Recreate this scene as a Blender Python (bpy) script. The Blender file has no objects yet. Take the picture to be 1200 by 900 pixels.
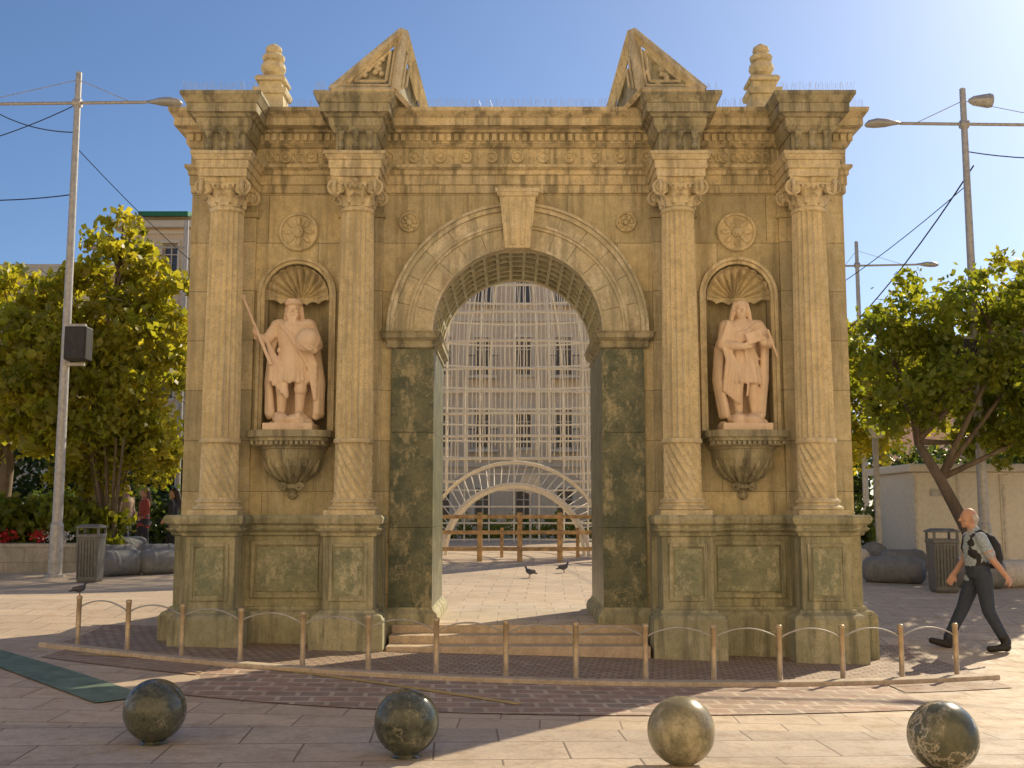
import bpy, bmesh, math, random
import numpy as np
from mathutils import Vector, Matrix, kdtree
R = math.radians
random.seed(4); np.random.seed(4)
sc = bpy.context.scene
COL = sc.collection
SUN_EL = 33.0; SUN_AZ = 34.0     # azimuth measured from +Y towards +X

# ---------------------------------------------------------------- materials
def nt(name):
    m = bpy.data.materials.new(name); m.use_nodes = True
    t = m.node_tree; b = t.nodes['Principled BSDF']
    return m, t, b
def N(t, typ, **kw):
    n = t.nodes.new(typ)
    for k, v in kw.items():
        if k in n.inputs.keys(): n.inputs[k].default_value = v
        else: setattr(n, k, v)
    return n
def mixc(t, fac, a, b, mode='MIX'):
    n = t.nodes.new('ShaderNodeMix'); n.data_type = 'RGBA'; n.blend_type = mode
    for sock, v in ((n.inputs[0], fac), (n.inputs[6], a), (n.inputs[7], b)):
        if hasattr(v, 'links') or isinstance(v, bpy.types.NodeSocket): t.links.new(v, sock)
        elif isinstance(v, (int, float)): sock.default_value = v
        else: sock.default_value = (*v, 1)
    return n.outputs[2]
def ramp(t, src, a, b, va=0.0, vb=1.0):
    n = t.nodes.new('ShaderNodeMapRange'); n.clamp = True
    t.links.new(src, n.inputs[0])
    n.inputs[1].default_value = a; n.inputs[2].default_value = b
    n.inputs[3].default_value = va; n.inputs[4].default_value = vb
    return n.outputs[0]
def coords(t, scale=(1, 1, 1), swz=False, rot=0):
    g = N(t, 'ShaderNodeNewGeometry')
    out = g.outputs['Position']
    if swz:
        s = N(t, 'ShaderNodeSeparateXYZ'); t.links.new(out, s.inputs[0])
        c = N(t, 'ShaderNodeCombineXYZ'); t.links.new(s.outputs[0], c.inputs[0]); t.links.new(s.outputs[2], c.inputs[1])
        t.links.new(s.outputs[1], c.inputs[2]); out = c.outputs[0]
    m = N(t, 'ShaderNodeMapping'); m.inputs['Scale'].default_value = scale
    m.inputs['Rotation'].default_value = (0, 0, rot)
    t.links.new(out, m.inputs[0]); return m.outputs[0]
def noise(t, vec, scale, detail=6, rough=.6):
    n = N(t, 'ShaderNodeTexNoise'); n.inputs['Scale'].default_value = scale
    n.inputs['Detail'].default_value = detail; n.inputs['Roughness'].default_value = rough
    t.links.new(vec, n.inputs[0]); return n.outputs[0]

def stone(name, base, alt, stain, joints=None, amt=.6, bump=.25, rough=.85, grime=1.0, pale=0.0):
    m, t, b = nt(name)
    v = coords(t)
    n1 = noise(t, v, 1.3, 3)
    c = mixc(t, ramp(t, n1, .40, .60), base, alt)
    n2 = noise(t, v, 9, 5, .7)
    c = mixc(t, ramp(t, n2, .42, .64, 0, .6*grime), c, tuple(x*k for x, k in zip(base, (.60, .60, .58))))
    if pale:
        n5 = noise(t, coords(t, (2.2, 2.2, 1.1)), 1.9, 5, .75)
        c = mixc(t, ramp(t, n5, .52, .62, 0, pale), c, (.84, .76, .58))
    vs = coords(t, (6, 6, .5))
    n3 = noise(t, vs, 1.0, 5, .7)
    c = mixc(t, ramp(t, n3, .48, .62, 0, amt), c, stain)
    n4 = noise(t, v, 45, 2, .7)
    c = mixc(t, ramp(t, n4, .54, .68, 0, .5*grime), c, tuple(x*.42 for x in base))
    h = mixc(t, .5, n2, n4)
    if joints:
        bw, rh = joints
        br = N(t, 'ShaderNodeTexBrick'); t.links.new(coords(t, swz=True), br.inputs[0])
        br.inputs['Scale'].default_value = 1; br.inputs['Brick Width'].default_value = bw
        br.inputs['Row Height'].default_value = rh; br.inputs['Mortar Size'].default_value = .005
        br.inputs['Mortar Smooth'].default_value = .3
        br.inputs['Color1'].default_value = (.78, .79, .77, 1); br.inputs['Color2'].default_value = (1.1, 1.08, 1.02, 1)
        br.inputs['Mortar'].default_value = (.42, .4, .37, 1)
        c = mixc(t, 1.0, c, br.outputs[0], 'MULTIPLY')
        inv = ramp(t, br.outputs['Fac'], 0, 1, 1, 0)
        h = mixc(t, .5, h, inv)
    t.links.new(c, b.inputs['Base Color']); b.inputs['Roughness'].default_value = rough
    bp = N(t, 'ShaderNodeBump'); bp.inputs['Strength'].default_value = bump; bp.inputs['Distance'].default_value = .02
    t.links.new(h, bp.inputs['Height']); t.links.new(bp.outputs[0], b.inputs['Normal'])
    return m
def marble(name, base, alt, vein, rough=.4, vscale=2.2, wid=.035, vamt=.45, blotch=.7, bl=(.50, .60), gate0=(.42, .55)):
    m, t, b = nt(name)
    v = coords(t)
    n1 = noise(t, v, 3.0, 6, .7)
    c = mixc(t, ramp(t, n1, .40, .58), base, alt)
    n2 = noise(t, coords(t, (1, 1, .6)), 5, 7, .78)
    c = mixc(t, ramp(t, n2, bl[0], bl[1], 0, blotch), c, vein)
    nd = N(t, 'ShaderNodeTexNoise'); nd.inputs['Scale'].default_value = 4; nd.inputs['Detail'].default_value = 5; nd.inputs['Roughness'].default_value = .7
    t.links.new(v, nd.inputs[0])
    ad = mixc(t, .4, v, nd.outputs['Color'])
    vo = N(t, 'ShaderNodeTexVoronoi'); vo.feature = 'DISTANCE_TO_EDGE'; vo.inputs['Scale'].default_value = vscale*1.6
    t.links.new(ad, vo.inputs[0])
    ve = ramp(t, vo.outputs['Distance'], 0, wid, vamt, 0)
    gate = N(t, 'ShaderNodeMath', operation='MULTIPLY'); t.links.new(ve, gate.inputs[0]); t.links.new(ramp(t, noise(t, v, 2.6, 3), *gate0), gate.inputs[1])
    c = mixc(t, gate.outputs[0], c, vein)
    n3 = noise(t, v, 30, 4, .75)
    c = mixc(t, ramp(t, n3, .5, .66, 0, .55), c, tuple(x*.45 for x in base))
    t.links.new(c, b.inputs['Base Color']); b.inputs['Roughness'].default_value = rough
    return m
def flat(name, col, rough=.6, metal=0, var=.25, sc_=12, bump=0.0):
    m, t, b = nt(name)
    v = coords(t); n = noise(t, v, sc_, 3)
    c = mixc(t, ramp(t, n, .35, .7), tuple(min(1, x*(1+var*.4)) for x in col), tuple(x*(1-var) for x in col))
    t.links.new(c, b.inputs['Base Color']); b.inputs['Roughness'].default_value = rough; b.inputs['Metallic'].default_value = metal
    if bump:
        bp = N(t, 'ShaderNodeBump'); bp.inputs['Strength'].default_value = bump; bp.inputs['Distance'].default_value = .01
        t.links.new(n, bp.inputs['Height']); t.links.new(bp.outputs[0], b.inputs['Normal'])
    return m
def paving(name, c1, c2, mort, bw, rh, rot=0, msize=.008, bump=.3, dirt=.5, rough=.75):
    m, t, b = nt(name)
    v = coords(t, rot=rot)
    br = N(t, 'ShaderNodeTexBrick'); t.links.new(v, br.inputs[0])
    br.inputs['Scale'].default_value = 1; br.inputs['Brick Width'].default_value = bw
    br.inputs['Row Height'].default_value = rh; br.inputs['Mortar Size'].default_value = msize
    br.inputs['Color1'].default_value = (*c1, 1); br.inputs['Color2'].default_value = (*c2, 1); br.inputs['Mortar'].default_value = (*mort, 1)
    p = coords(t)
    n1 = noise(t, p, .8, 6, .7); n2 = noise(t, p, 25, 4, .7); n3 = noise(t, p, 3.5, 5, .75)
    c = mixc(t, ramp(t, n1, .42, .62, 0, dirt), br.outputs[0], tuple(x*.6 for x in c1))
    c = mixc(t, ramp(t, n3, .50, .66, 0, .5), c, tuple(x*y for x, y in zip(c1, (.6, .48, .38))))
    c = mixc(t, ramp(t, n2, .48, .68, 0, .45), c, tuple(x*.5 for x in c1))
    t.links.new(c, b.inputs['Base Color'])
    t.links.new(ramp(t, n3, .35, .65, rough-.2, rough+.1), b.inputs['Roughness'])
    h = mixc(t, .7, n2, ramp(t, br.outputs['Fac'], 0, 1, 1, 0))
    bp = N(t, 'ShaderNodeBump'); bp.inputs['Strength'].default_value = bump; bp.inputs['Distance'].default_value = .01
    t.links.new(h, bp.inputs['Height']); t.links.new(bp.outputs[0], b.inputs['Normal'])
    return m
def leafmat(name, a, bcol, trans=.5):
    m, t, b = nt(name)
    v = coords(t); n = noise(t, v, 1.6, 2); n2 = noise(t, v, 12, 1)
    c = mixc(t, ramp(t, n, .35, .65), a, bcol)
    c = mixc(t, ramp(t, n2, .4, .7, 0, .6), c, tuple(x*.5 for x in a))
    t.links.new(c, b.inputs['Base Color']); b.inputs['Roughness'].default_value = .45
    tr = N(t, 'ShaderNodeBsdfTranslucent')
    c2 = mixc(t, 1.0, c, (3.1, 2.9, 1.3), 'MULTIPLY'); t.links.new(c2, tr.inputs[0])
    mx = N(t, 'ShaderNodeMixShader'); mx.inputs[0].default_value = trans
    t.links.new(b.outputs[0], mx.inputs[1]); t.links.new(tr.outputs[0], mx.inputs[2])
    t.links.new(mx.outputs[0], t.nodes['Material Output'].inputs[0])
    return m

STAIN = (.26, .215, .14)
M_wall = stone('ashlar_stone', (.76, .64, .395), (.62, .54, .35), STAIN, joints=(1.25, .62), amt=.5, pale=.35)
M_trim = stone('carved_stone', (.84, .70, .43), (.70, .60, .38), STAIN, amt=.6, pale=.4)
M_ent = stone('streaked_stone', (.78, .65, .40), (.62, .53, .34), (.20, .175, .11), amt=.8, pale=.35)
M_arch = stone('calcified_stone', (.72, .62, .41), (.54, .50, .35), (.28, .25, .18), amt=.55, pale=.75)
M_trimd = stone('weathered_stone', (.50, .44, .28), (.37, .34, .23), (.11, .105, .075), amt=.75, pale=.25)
M_col = stone('column_stone', (.84, .70, .43), (.72, .61, .38), (.36, .31, .2), amt=.45, pale=.35)
M_ped = stone('green_granite', (.53, .48, .30), (.39, .38, .245), (.14, .145, .095), amt=.7, pale=.25)
M_gm = marble('green_marble', (.07, .09, .055), (.17, .175, .10), (.50, .43, .25), rough=.38, blotch=.65, vscale=1.2, wid=.025, bl=(.53, .62))
M_stat = stone('statue_stone', (.92, .72, .53), (.88, .68, .50), (.6, .43, .29), amt=.4, bump=.1, grime=.3)
M_metal = flat('painted_steel', (.5, .48, .44), .45, .2)
M_bronze = flat('bronze_post', (.58, .44, .27), .4, .3)
M_black = flat('black_plastic', (.02, .02, .022), .5)
M_white = flat('white_paint', (.86, .78, .62), .6, var=.1)

# ---------------------------------------------------------------- helpers
def obj_from_bm(bm, name, mat, parent=None, smooth=False, bevel=0.0):
    me = bpy.data.meshes.new(name)
    bmesh.ops.recalc_face_normals(bm, faces=bm.faces[:])
    bm.to_mesh(me); bm.free()
    o = bpy.data.objects.new(name, me); COL.objects.link(o)
    if mat: me.materials.append(mat)
    if smooth:
        me.polygons.foreach_set('use_smooth', [True]*len(me.polygons))
    if bevel:
        md = o.modifiers.new('bevel', 'BEVEL'); md.width = bevel; md.segments = 2; md.limit_method = 'ANGLE'; md.angle_limit = R(40)
    if parent: o.parent = parent
    return o
def empty(name, loc=(0, 0, 0), rz=0):
    e = bpy.data.objects.new(name, None); COL.objects.link(e); e.location = loc; e.rotation_euler = (0, 0, rz); e.empty_display_size = .2
    return e
def box(bm, x0, x1, y0, y1, z0, z1):
    vs = [bm.verts.new((x, y, z)) for z in (z0, z1) for x, y in ((x0, y0), (x1, y0), (x1, y1), (x0, y1))]
    for f in ((3, 2, 1, 0), (4, 5, 6, 7), (0, 1, 5, 4), (1, 2, 6, 5), (2, 3, 7, 6), (3, 0, 4, 7)):
        bm.faces.new([vs[i] for i in f])
def loft(bm, rings, cap=True, closed=True):
    rr = [[bm.verts.new(p) for p in r] for r in rings]
    n = len(rr[0])
    for a, b in zip(rr, rr[1:]):
        for i in range(n if closed else n-1):
            j = (i+1) % n
            bm.faces.new((a[i], a[j], b[j], b[i]))
    if cap:
        bm.faces.new(rr[0][::-1]); bm.faces.new(rr[-1])
def ring(cx, cy, z, rx, ry=None, n=24, ph=0):
    ry = rx if ry is None else ry
    return [(cx+rx*math.cos(2*math.pi*i/n+ph), cy+ry*math.sin(2*math.pi*i/n+ph), z) for i in range(n)]
def lathe(bm, cx, cy, prof, n=24):
    loft(bm, [ring(cx, cy, z, r, n=n) for z, r in prof])
def rect(cx, cy, hx, hy, z):
    return [(cx-hx, cy-hy, z), (cx+hx, cy-hy, z), (cx+hx, cy+hy, z), (cx-hx, cy+hy, z)]
def plan(x0, x1, yf, yb, z, p, ress=(), sp=1.0):
    pts = [(x0-p*sp, yf-p, z)]
    for xc, hw, yr in ress:
        pts += [(xc-hw-p, yf-p, z), (xc-hw-p, yr-p, z), (xc+hw+p, yr-p, z), (xc+hw+p, yf-p, z)]
    pts += [(x1+p*sp, yf-p, z), (x1+p*sp, yb+p, z), (x0-p*sp, yb+p, z)]
    return pts
def tube(bm, pts, rad, n=8):
    pts = [Vector(p) for p in pts]
    rads = rad if isinstance(rad, (list, tuple)) else [rad]*len(pts)
    rings = []; up = None
    for i, p in enumerate(pts):
        d = (pts[min(i+1, len(pts)-1)]-pts[max(i-1, 0)]).normalized()
        if up is None:
            up = Vector((0, 0, 1)) if abs(d.z) < .9 else Vector((1, 0, 0))
        a = d.cross(up).normalized(); b_ = a.cross(d).normalized(); up = b_
        rings.append([p+(a*math.cos(2*math.pi*k/n)+b_*math.sin(2*math.pi*k/n))*rads[i] for k in range(n)])
    loft(bm, rings)
def arcband(bm, cx, zc, r0, r1, y0, y1, a0=0, a1=math.pi, n=24, legz=None):
    rings = []
    angs = [a0+(a1-a0)*i/n for i in range(n+1)]
    def sec(c, s, zoff):
        return [(cx+c*r0, y0, zoff+s*r0), (cx+c*r1, y0, zoff+s*r1), (cx+c*r1, y1, zoff+s*r1), (cx+c*r0, y1, zoff+s*r0)]
    if legz is not None: rings.append(sec(1, 0, legz))
    for a in angs: rings.append(sec(math.cos(a), math.sin(a), zc))
    if legz is not None: rings.append(sec(-1, 0, legz))
    loft(bm, rings)

# ---------------------------------------------------------------- ground
def sst(t): t = max(0, min(1, t)); return t*t*(3-2*t)
def g(x, y):
    z = .27*sst((y+.4)/3.2) + .28*sst((y-2.5)/14)
    cs = -.026*max(-6, min(6, x))
    w = sst((y+6.5)/4)*(1-sst((y-1)/4))
    return z+cs*w
def sheet(name, mat, x0, x1, y0, y1, dz, step=.35, mask=None, parent=None):
    nx = max(2, int((x1-x0)/step)+1); ny = max(2, int((y1-y0)/step)+1)
    if mask: ny = 28
    bm = bmesh.new()
    V = [[None]*ny for _ in range(nx)]
    for i in range(nx):
        for j in range(ny):
            x = x0+(x1-x0)*i/(nx-1); y = y0+(y1-y0)*j/(ny-1)
            if mask: x, y = mask(x, y)
            V[i][j] = bm.verts.new((x, y, g(x, y)+dz))
    for i in range(nx-1):
        for j in range(ny-1):
            bm.faces.new((V[i][j], V[i+1][j], V[i+1][j+1], V[i][j+1]))
    return obj_from_bm(bm, name, mat, parent, smooth=True)
def strip(name, mat, pts, w, dz, h=0):
    bm = bmesh.new(); P = [Vector(p) for p in pts]; rr = []
    for i, p in enumerate(P):
        d = (P[min(i+1, len(P)-1)]-P[max(i-1, 0)]).normalized(); nrm = Vector((-d.y, d.x))
        a = p+nrm*w/2; b_ = p-nrm*w/2
        if h: rr.append([(a.x, a.y, g(a.x, a.y)-.05), (a.x, a.y, g(a.x, a.y)+h), (b_.x, b_.y, g(b_.x, b_.y)+h), (b_.x, b_.y, g(b_.x, b_.y)-.05)])
        else: rr.append([(a.x, a.y, g(a.x, a.y)+dz), (b_.x, b_.y, g(b_.x, b_.y)+dz)])
    loft(bm, rr, cap=bool(h), closed=bool(h))
    return obj_from_bm(bm, name, mat, bevel=.012 if h else 0)

M_plaza = paving('plaza_paving', (.70, .55, .39), (.57, .45, .33), (.26, .20, .15), .62, .42, rot=R(2), dirt=.4)
bm = bmesh.new()
xs = [-600, -200, -80, -40]+list(np.arange(-24, 24.1, .5))+[40, 80, 200, 600]
ys = [-400, -120, -40, -20]+list(np.arange(-14, 30.1, .5))+[45, 80, 200, 700]
VV = [[bm.verts.new((x, y, g(x, y))) for y in ys] for x in xs]
for i in range(len(xs)-1):
    for j in range(len(ys)-1):
        bm.faces.new((VV[i][j], VV[i+1][j], VV[i+1][j+1], VV[i][j+1]))
obj_from_bm(bm, 'ground', M_plaza, smooth=True)
def arcy(x): return -2.75+.055*(x-.4)**2
M_cob = paving('cobble_paving', (.54, .39, .28), (.38, .28, .21), (.18, .14, .10), .13, .105, rot=R(8), msize=.012, bump=.8)
sheet('cobbled_apron', M_cob, -5.2, 4.95, 0, 1, .008, step=.2, mask=lambda x, y: (x, arcy(x)+(.6-arcy(x))*y))
M_brk = paving('patterned_paving', (.50, .32, .23), (.34, .27, .21), (.66, .54, .40), .29, .23, rot=R(-4), msize=.022, bump=.4)
sheet('paving_band', M_brk, -3.0, 3.6, 0, 1, .008, step=.2, mask=lambda x, y: (x, (-4.45+.06*(x-.3)**2)+(arcy(x)-.08-(-4.45+.06*(x-.3)**2))*y))
M_brk2 = paving('brown_paving', (.50, .35, .24), (.43, .31, .22), (.24, .19, .14), .4, .12, rot=R(28), msize=.01, bump=.4)
sheet('side_paving_band', M_brk2, -4.9, -3.05, 0, 1, .008, step=.2, mask=lambda x, y: (x, (arcy(x)-.75)+.67*y))
sheet('side_paving_band', M_brk2, 3.65, 4.9, 0, 1, .008, step=.2, mask=lambda x, y: (x, (arcy(x)-.65)+.57*y))
M_kerb = stone('kerb_stone', (.66, .54, .40), (.58, .47, .35), (.3, .24, .18), amt=.3)
strip('kerb', M_kerb, [(x, arcy(x)-.05) for x in np.linspace(-5.25, 5.0, 60)], .16, 0, h=.05)
M_och = flat('ochre_paint', (.62, .42, .14), .8)
strip('ochre_line', M_och, [(-4.6+4.6*t, -1.72-2.3*t**1.6) for t in np.linspace(0, 1, 24)], .09, .013)
M_gst = flat('green_slate', (.16, .23, .16), .6, var=.4, sc_=6)
strip('green_paving_band', M_gst, [(-8.5+5.2*t, 1.2-5.3*t) for t in np.linspace(0, 1, 60)], .46, .012)
M_flag = paving('footway_slabs', (.52, .42, .32), (.64, .52, .40), (.17, .13, .10), .9, .55, rot=R(-3), dirt=.55)
sheet('footway', M_flag, -9, 9, -7.2, -5.05, .008, step=.5)
strip('footway_edge', M_kerb, [(x, -6.35-.0048*(x-2)**2) for x in np.linspace(-9, 9, 30)], .1, 0, h=.03)

# ---------------------------------------------------------------- the arch
T = 1.88
arch = empty('triumphal_arch')
def bake(o):
    dg = bpy.context.evaluated_depsgraph_get(); dg.update()
    me = bpy.data.meshes.new_from_object(o.evaluated_get(dg))
    o.modifiers.clear(); o.data = me
NX = 2.745
bm = bmesh.new(); box(bm, -4.1, 4.1, 0, T, -.3, 6.4); wall = obj_from_bm(bm, 'masonry_wall', M_wall, arch)
cut = []
bm = bmesh.new()
prof = [(-1.05, -1), (1.05, -1), (1.05, 3.83), (1.13, 3.83)]+[(1.13*math.cos(a), 3.83+1.13*math.sin(a)) for a in np.linspace(0, math.pi, 41)[1:-1]]+[(-1.13, 3.83), (-1.05, 3.83)]
loft(bm, [[(x, y, z) for x, z in prof] for y in (-1, T+1)]); cut.append(obj_from_bm(bm, 'c1', None))
for s in (-1, 1):
    bm = bmesh.new()
    rr = [ring(s*NX, 0, z, .40, n=40) for z in (2.6, 4.29)]+[ring(s*NX, 0, 4.29+.4*math.sin(a), .4*math.cos(a), n=40) for a in np.linspace(0, math.pi/2, 10)[1:-1]]+[ring(s*NX, 0, 4.69, .01, n=40)]
    loft(bm, rr); cut.append(obj_from_bm(bm, 'c2', None))
for c in cut:
    md = wall.modifiers.new('b', 'BOOLEAN'); md.operation = 'DIFFERENCE'; md.object = c; md.solver = 'EXACT'
bake(wall)
for c in cut: bpy.data.objects.remove(c)
if not wall.data.materials: wall.data.materials.append(M_wall)

bm = bmesh.new()
ent = [(5.60, .03), (5.70, .03), (5.70, .055), (5.82, .055), (5.82, .085), (5.87, .09), (5.90, .15), (5.935, .15), (5.94, .04), (6.17, .04), (6.175, .08), (6.21, .12), (6.215, .13), (6.335, .13), (6.34, .17), (6.37, .19), (6.375, .33), (6.47, .33), (6.475, .345), (6.53, .42), (6.56, .43), (6.575, .43)]
loft(bm, [plan(-4.1, 4.12, 0, T, z, p, sp=.5) for z, p in ent])
obj_from_bm(bm, 'entablature', M_ent, arch, bevel=.004)
bm = bmesh.new()
x = -4.12
while x < 4.15:
    box(bm, x, x+.055, -.165, -.12, 6.235, 6.325); x += .095
obj_from_bm(bm, 'dentils', M_trim, arch)
bm = bmesh.new()
for i in range(-12, 13):
    xx = i*.325
    if min(abs(abs(xx)-3.54), abs(abs(xx)-1.95)) < .3: continue
    loft(bm, [[(xx+r*math.cos(a), y, 6.055+r*math.sin(a)) for a in np.linspace(0, 2*math.pi, 17)[:-1]] for r, y in ((.075, -.035), (.075, -.065), (.058, -.07), (.05, -.05), (.03, -.05), (.02, -.072))])
    x2 = xx+.1625
    if min(abs(abs(x2)-3.54), abs(abs(x2)-1.95)) > .3:
        loft(bm, [[(x2+r*math.cos(a), y, 6.055+r*math.sin(a)*1.2) for a in np.linspace(0, 2*math.pi, 5)[:-1]] for r, y in ((.03, -.035), (.012, -.062))])
for s in (-1, 1):
    for i in range(9):
        xx = s*(2.33+i*.1)
        tube(bm, [(xx+.04*math.cos(a), -.05, 6.055+.055*math.sin(a)) for a in np.linspace(0, 5, 8)], .014, 6)
obj_from_bm(bm, 'frieze_relief', M_trim, arch)
bm = bmesh.new(); bmd = bmesh.new()
CX = [-3.54, -1.95, 1.95, 3.54]
for c in CX:
    cy = -.42
    for z0, z1, h0, h1, dark in ((5.605, 5.70, .295, .295, 0), (5.70, 5.80, .315, .315, 0), (5.80, 5.86, .33, .36, 0), (5.86, 5.90, .37, .37, 0),
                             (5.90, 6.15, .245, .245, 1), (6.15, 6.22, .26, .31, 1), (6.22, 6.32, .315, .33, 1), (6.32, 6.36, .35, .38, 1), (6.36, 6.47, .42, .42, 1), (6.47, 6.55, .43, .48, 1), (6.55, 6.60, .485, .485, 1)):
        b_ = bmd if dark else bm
        loft(b_, [[(c-h, cy-h, z), (c+h, cy-h, z), (c+h, .3, z), (c-h, .3, z)] for z, h in ((z0, h0), (z1, h1))])
    for dx in (-.17, 0, .17):
        tube(bmd, [(c+dx, cy-.245, 5.93), (c+dx, cy-.29, 5.97), (c+dx, cy-.26, 6.05), (c+dx, cy-.33, 6.16)], [.03, .045, .03, .05], 8)
obj_from_bm(bm, 'ressaut_blocks', M_trim, arch, bevel=.005)
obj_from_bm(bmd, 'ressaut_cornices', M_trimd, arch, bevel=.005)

def fl(a, n, amp):
    t = (a*n/(2*math.pi)) % 1.0
    return 1-amp*(math.sin(math.pi*t)**.8)
bm = bmesh.new(); bc = bmesh.new()
for c in CX:
    cy = -.42; NP = 160
    def fr(z, r, tw, amp): return [(c+r*fl(a+tw, 20, amp)*math.cos(a), cy+r*fl(a+tw, 20, amp)*math.sin(a), z) for a in np.linspace(0, 2*math.pi, NP+1)[:-1]]
    def fs(z, r, tw, amp): return [(c+r*fl(a+tw, 16, amp)*math.cos(a), cy+r*fl(a+tw, 16, amp)*math.sin(a), z) for a in np.linspace(0, 2*math.pi, NP+1)[:-1]]
    loft(bm, [rect(c, cy, .30, .30, z) for z in (1.575, 1.63)])
    lathe(bm, c, cy, [(1.63, .28), (1.645, .295), (1.665, .295), (1.68, .27), (1.69, .25), (1.71, .245), (1.725, .265), (1.745, .265), (1.755, .24), (1.775, .232)], 48)
    loft(bm, [fs(z, .23-.004*(i/20), (z-1.77)*2.6*(1), .14) for i, z in enumerate(np.linspace(1.77, 2.42, 28))])
    lathe(bm, c, cy, [(2.415, .21), (2.42, .236), (2.445, .242), (2.47, .236), (2.475, .21)], 48)
    loft(bm, [fr(z, .224-.028*((z-2.47)/2.75)**1.4, 0, .14) for z in np.linspace(2.47, 5.22, 8)])
    lathe(bm, c, cy, [(5.21, .19), (5.22, .205), (5.24, .21), (5.26, .205), (5.265, .19)], 40)
    lathe(bc, c, cy, [(5.26, .19), (5.35, .19), (5.45, .215), (5.50, .25), (5.52, .25)], 32)
    for row, (n, z0, h, w, rr0) in enumerate(((8, 5.265, .13, .075, .195), (8, 5.30, .185, .07, .2))):
        for k in range(n):
            a = 2*math.pi*(k+.5*row)/n
            sect = []
            for s_, (dz, dr, ww) in enumerate(((0, 0, .8), (.4, .006, 1), (.75, .02, .95), (.95, .055, .7), (1.0, .085, .4), (.9, .1, .15))):
                rr1 = rr0+dr; zz = z0+dz*h; th = .014
                cen = Vector((c+math.cos(a)*rr1, cy+math.sin(a)*rr1, zz)); tt = Vector((-math.sin(a), math.cos(a), 0))*w*ww; nn = Vector((math.cos(a), math.sin(a), .2))*th
                sect.append([cen-tt-nn*.5, cen+nn*2.0, cen+tt-nn*.5, cen-nn])
            loft(bc, sect)
    for k, (sx, sy) in enumerate(((-1, -1), (1, -1), (1, 1), (-1, 1))):
        for fa in (0, 1):
            ax = Vector((sx, 0, 0)) if fa == 0 else Vector((0, sy, 0))
            cen = Vector((c+sx*.235, cy+sy*.245, 5.475)) if fa == 0 else Vector((c+sx*.245, cy+sy*.235, 5.475))
            pts = []
            for q in np.linspace(0, 4*math.pi, 26):
                rq = .095*(1-q/(4.6*math.pi))
                pts.append(cen+ax*(rq*math.sin(q))+Vector((0, 0, rq*math.cos(q))))
            tube(bc, pts, [.024-.010*i/25 for i in range(26)], 6)
        cen = Vector((c+sx*.2, cy+sy*.2, 5.475))
        bmesh.ops.create_uvsphere(bc, u_segments=12, v_segments=8, radius=.07, matrix=Matrix.Translation(cen))
    for k in range(5):
        bmesh.ops.create_uvsphere(bc, u_segments=8, v_segments=6, radius=.028, matrix=Matrix.Translation((c-.12+.06*k, cy-.245, 5.49))@Matrix.Diagonal((.8, .7, 1.2, 1)))
    tube(bc, [(c-.2, cy-.25, 5.53), (c, cy-.235, 5.525), (c+.2, cy-.25, 5.53)], .02, 6)
    ab = []
    for z, h in ((5.545, .27), (5.57, .285), (5.605, .29)):
        P = []
        for k in range(4):
            a0 = math.pi/4+k*math.pi/2+math.pi; p0 = Vector((math.cos(a0), math.sin(a0)))*h*1.38; p1 = Vector((math.cos(a0+math.pi/2), math.sin(a0+math.pi/2)))*h*1.38
            for q in range(6):
                p = p0.lerp(p1, .04+q/6*1.05 if q else .0); t_ = q/6; p = p*(1-.22*math.sin(math.pi*t_)*.7)
                P.append((c+p.x, cy+p.y, z))
        ab.append(P)
    loft(bc, ab)
    bmesh.ops.create_uvsphere(bc, u_segments=10, v_segments=8, radius=.045, matrix=Matrix.Translation((c, cy-.235, 5.57)))
obj_from_bm(bm, 'column_shafts', M_col, arch)
obj_from_bm(bc, 'capitals', M_trim, arch)
bm = bmesh.new()
for c in CX:
    box(bm, c-.27, c+.27, -.07, .1, 1.4, 5.27); box(bm, c-.3, c+.3, -.1, .1, 5.27, 5.34); box(bm, c-.29, c+.29, -.085, .1, 5.34, 5.6)
obj_from_bm(bm, 'pilasters', M_wall, arch, bevel=.008)

bm = bmesh.new()
zc = 3.83; nv = 13
for k in range(nv):
    a0 = math.pi*k/nv+.0016; a1 = math.pi*(k+1)/nv-.0016
    arcband(bm, 0, zc, 1.045, 1.31, -.05, .12, a0, a1, 5)
    arcband(bm, 0, zc, 1.375, 1.53, -.055, .02, a0, a1, 5)
arcband(bm, 0, zc, 1.302, 1.34, -.075, .02, n=48); arcband(bm, 0, zc, 1.34, 1.375, -.095, .02, n=48); arcband(bm, 0, zc, 1.045, 1.075, -.075, -.045, n=48)
arcband(bm, 0, zc, 1.53, 1.585, -.095, .02, n=48); arcband(bm, 0, zc, 1.585, 1.62, -.13, .02, n=48)
arcband(bm, 0, zc, 1.045, 1.3, T-.1, T+.05, n=48)
obj_from_bm(bm, 'archivolt', M_arch, arch, bevel=.002)
bm = bmesh.new()
loft(bm, [rect(0, -.02, h, d, z) for z, h, d in ((4.86, .155, .15), (5.50, .225, .19), (5.505, .25, .21), (5.55, .26, .225), (5.555, .275, .235), (5.60, .275, .235))])
for dx in (-.07, .07): tube(bm, [(dx*.8, -.175, 4.9), (dx*1.2, -.21, 5.48)], .03, 6)
obj_from_bm(bm, 'keystone', M_trim, arch, bevel=.005)
bm = bmesh.new()
for k in range(7):
    y = .10+k*.283
    arcband(bm, 0, zc, 1.05, 1.15, y-.03 if k else .121, y+.03 if k < 6 else T-.101, n=40)
for k in range(1, 19):
    a = math.pi*k/19
    for q in range(6):
        y = .10+q*.283
        arcband(bm, 0, zc, 1.053, 1.15, y+.031, y+.252, a-.02, a+.02, 1)
M_vault = stone('vault_stone', (.68, .63, .44), (.58, .56, .39), (.25, .25, .17), amt=.4)
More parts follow.
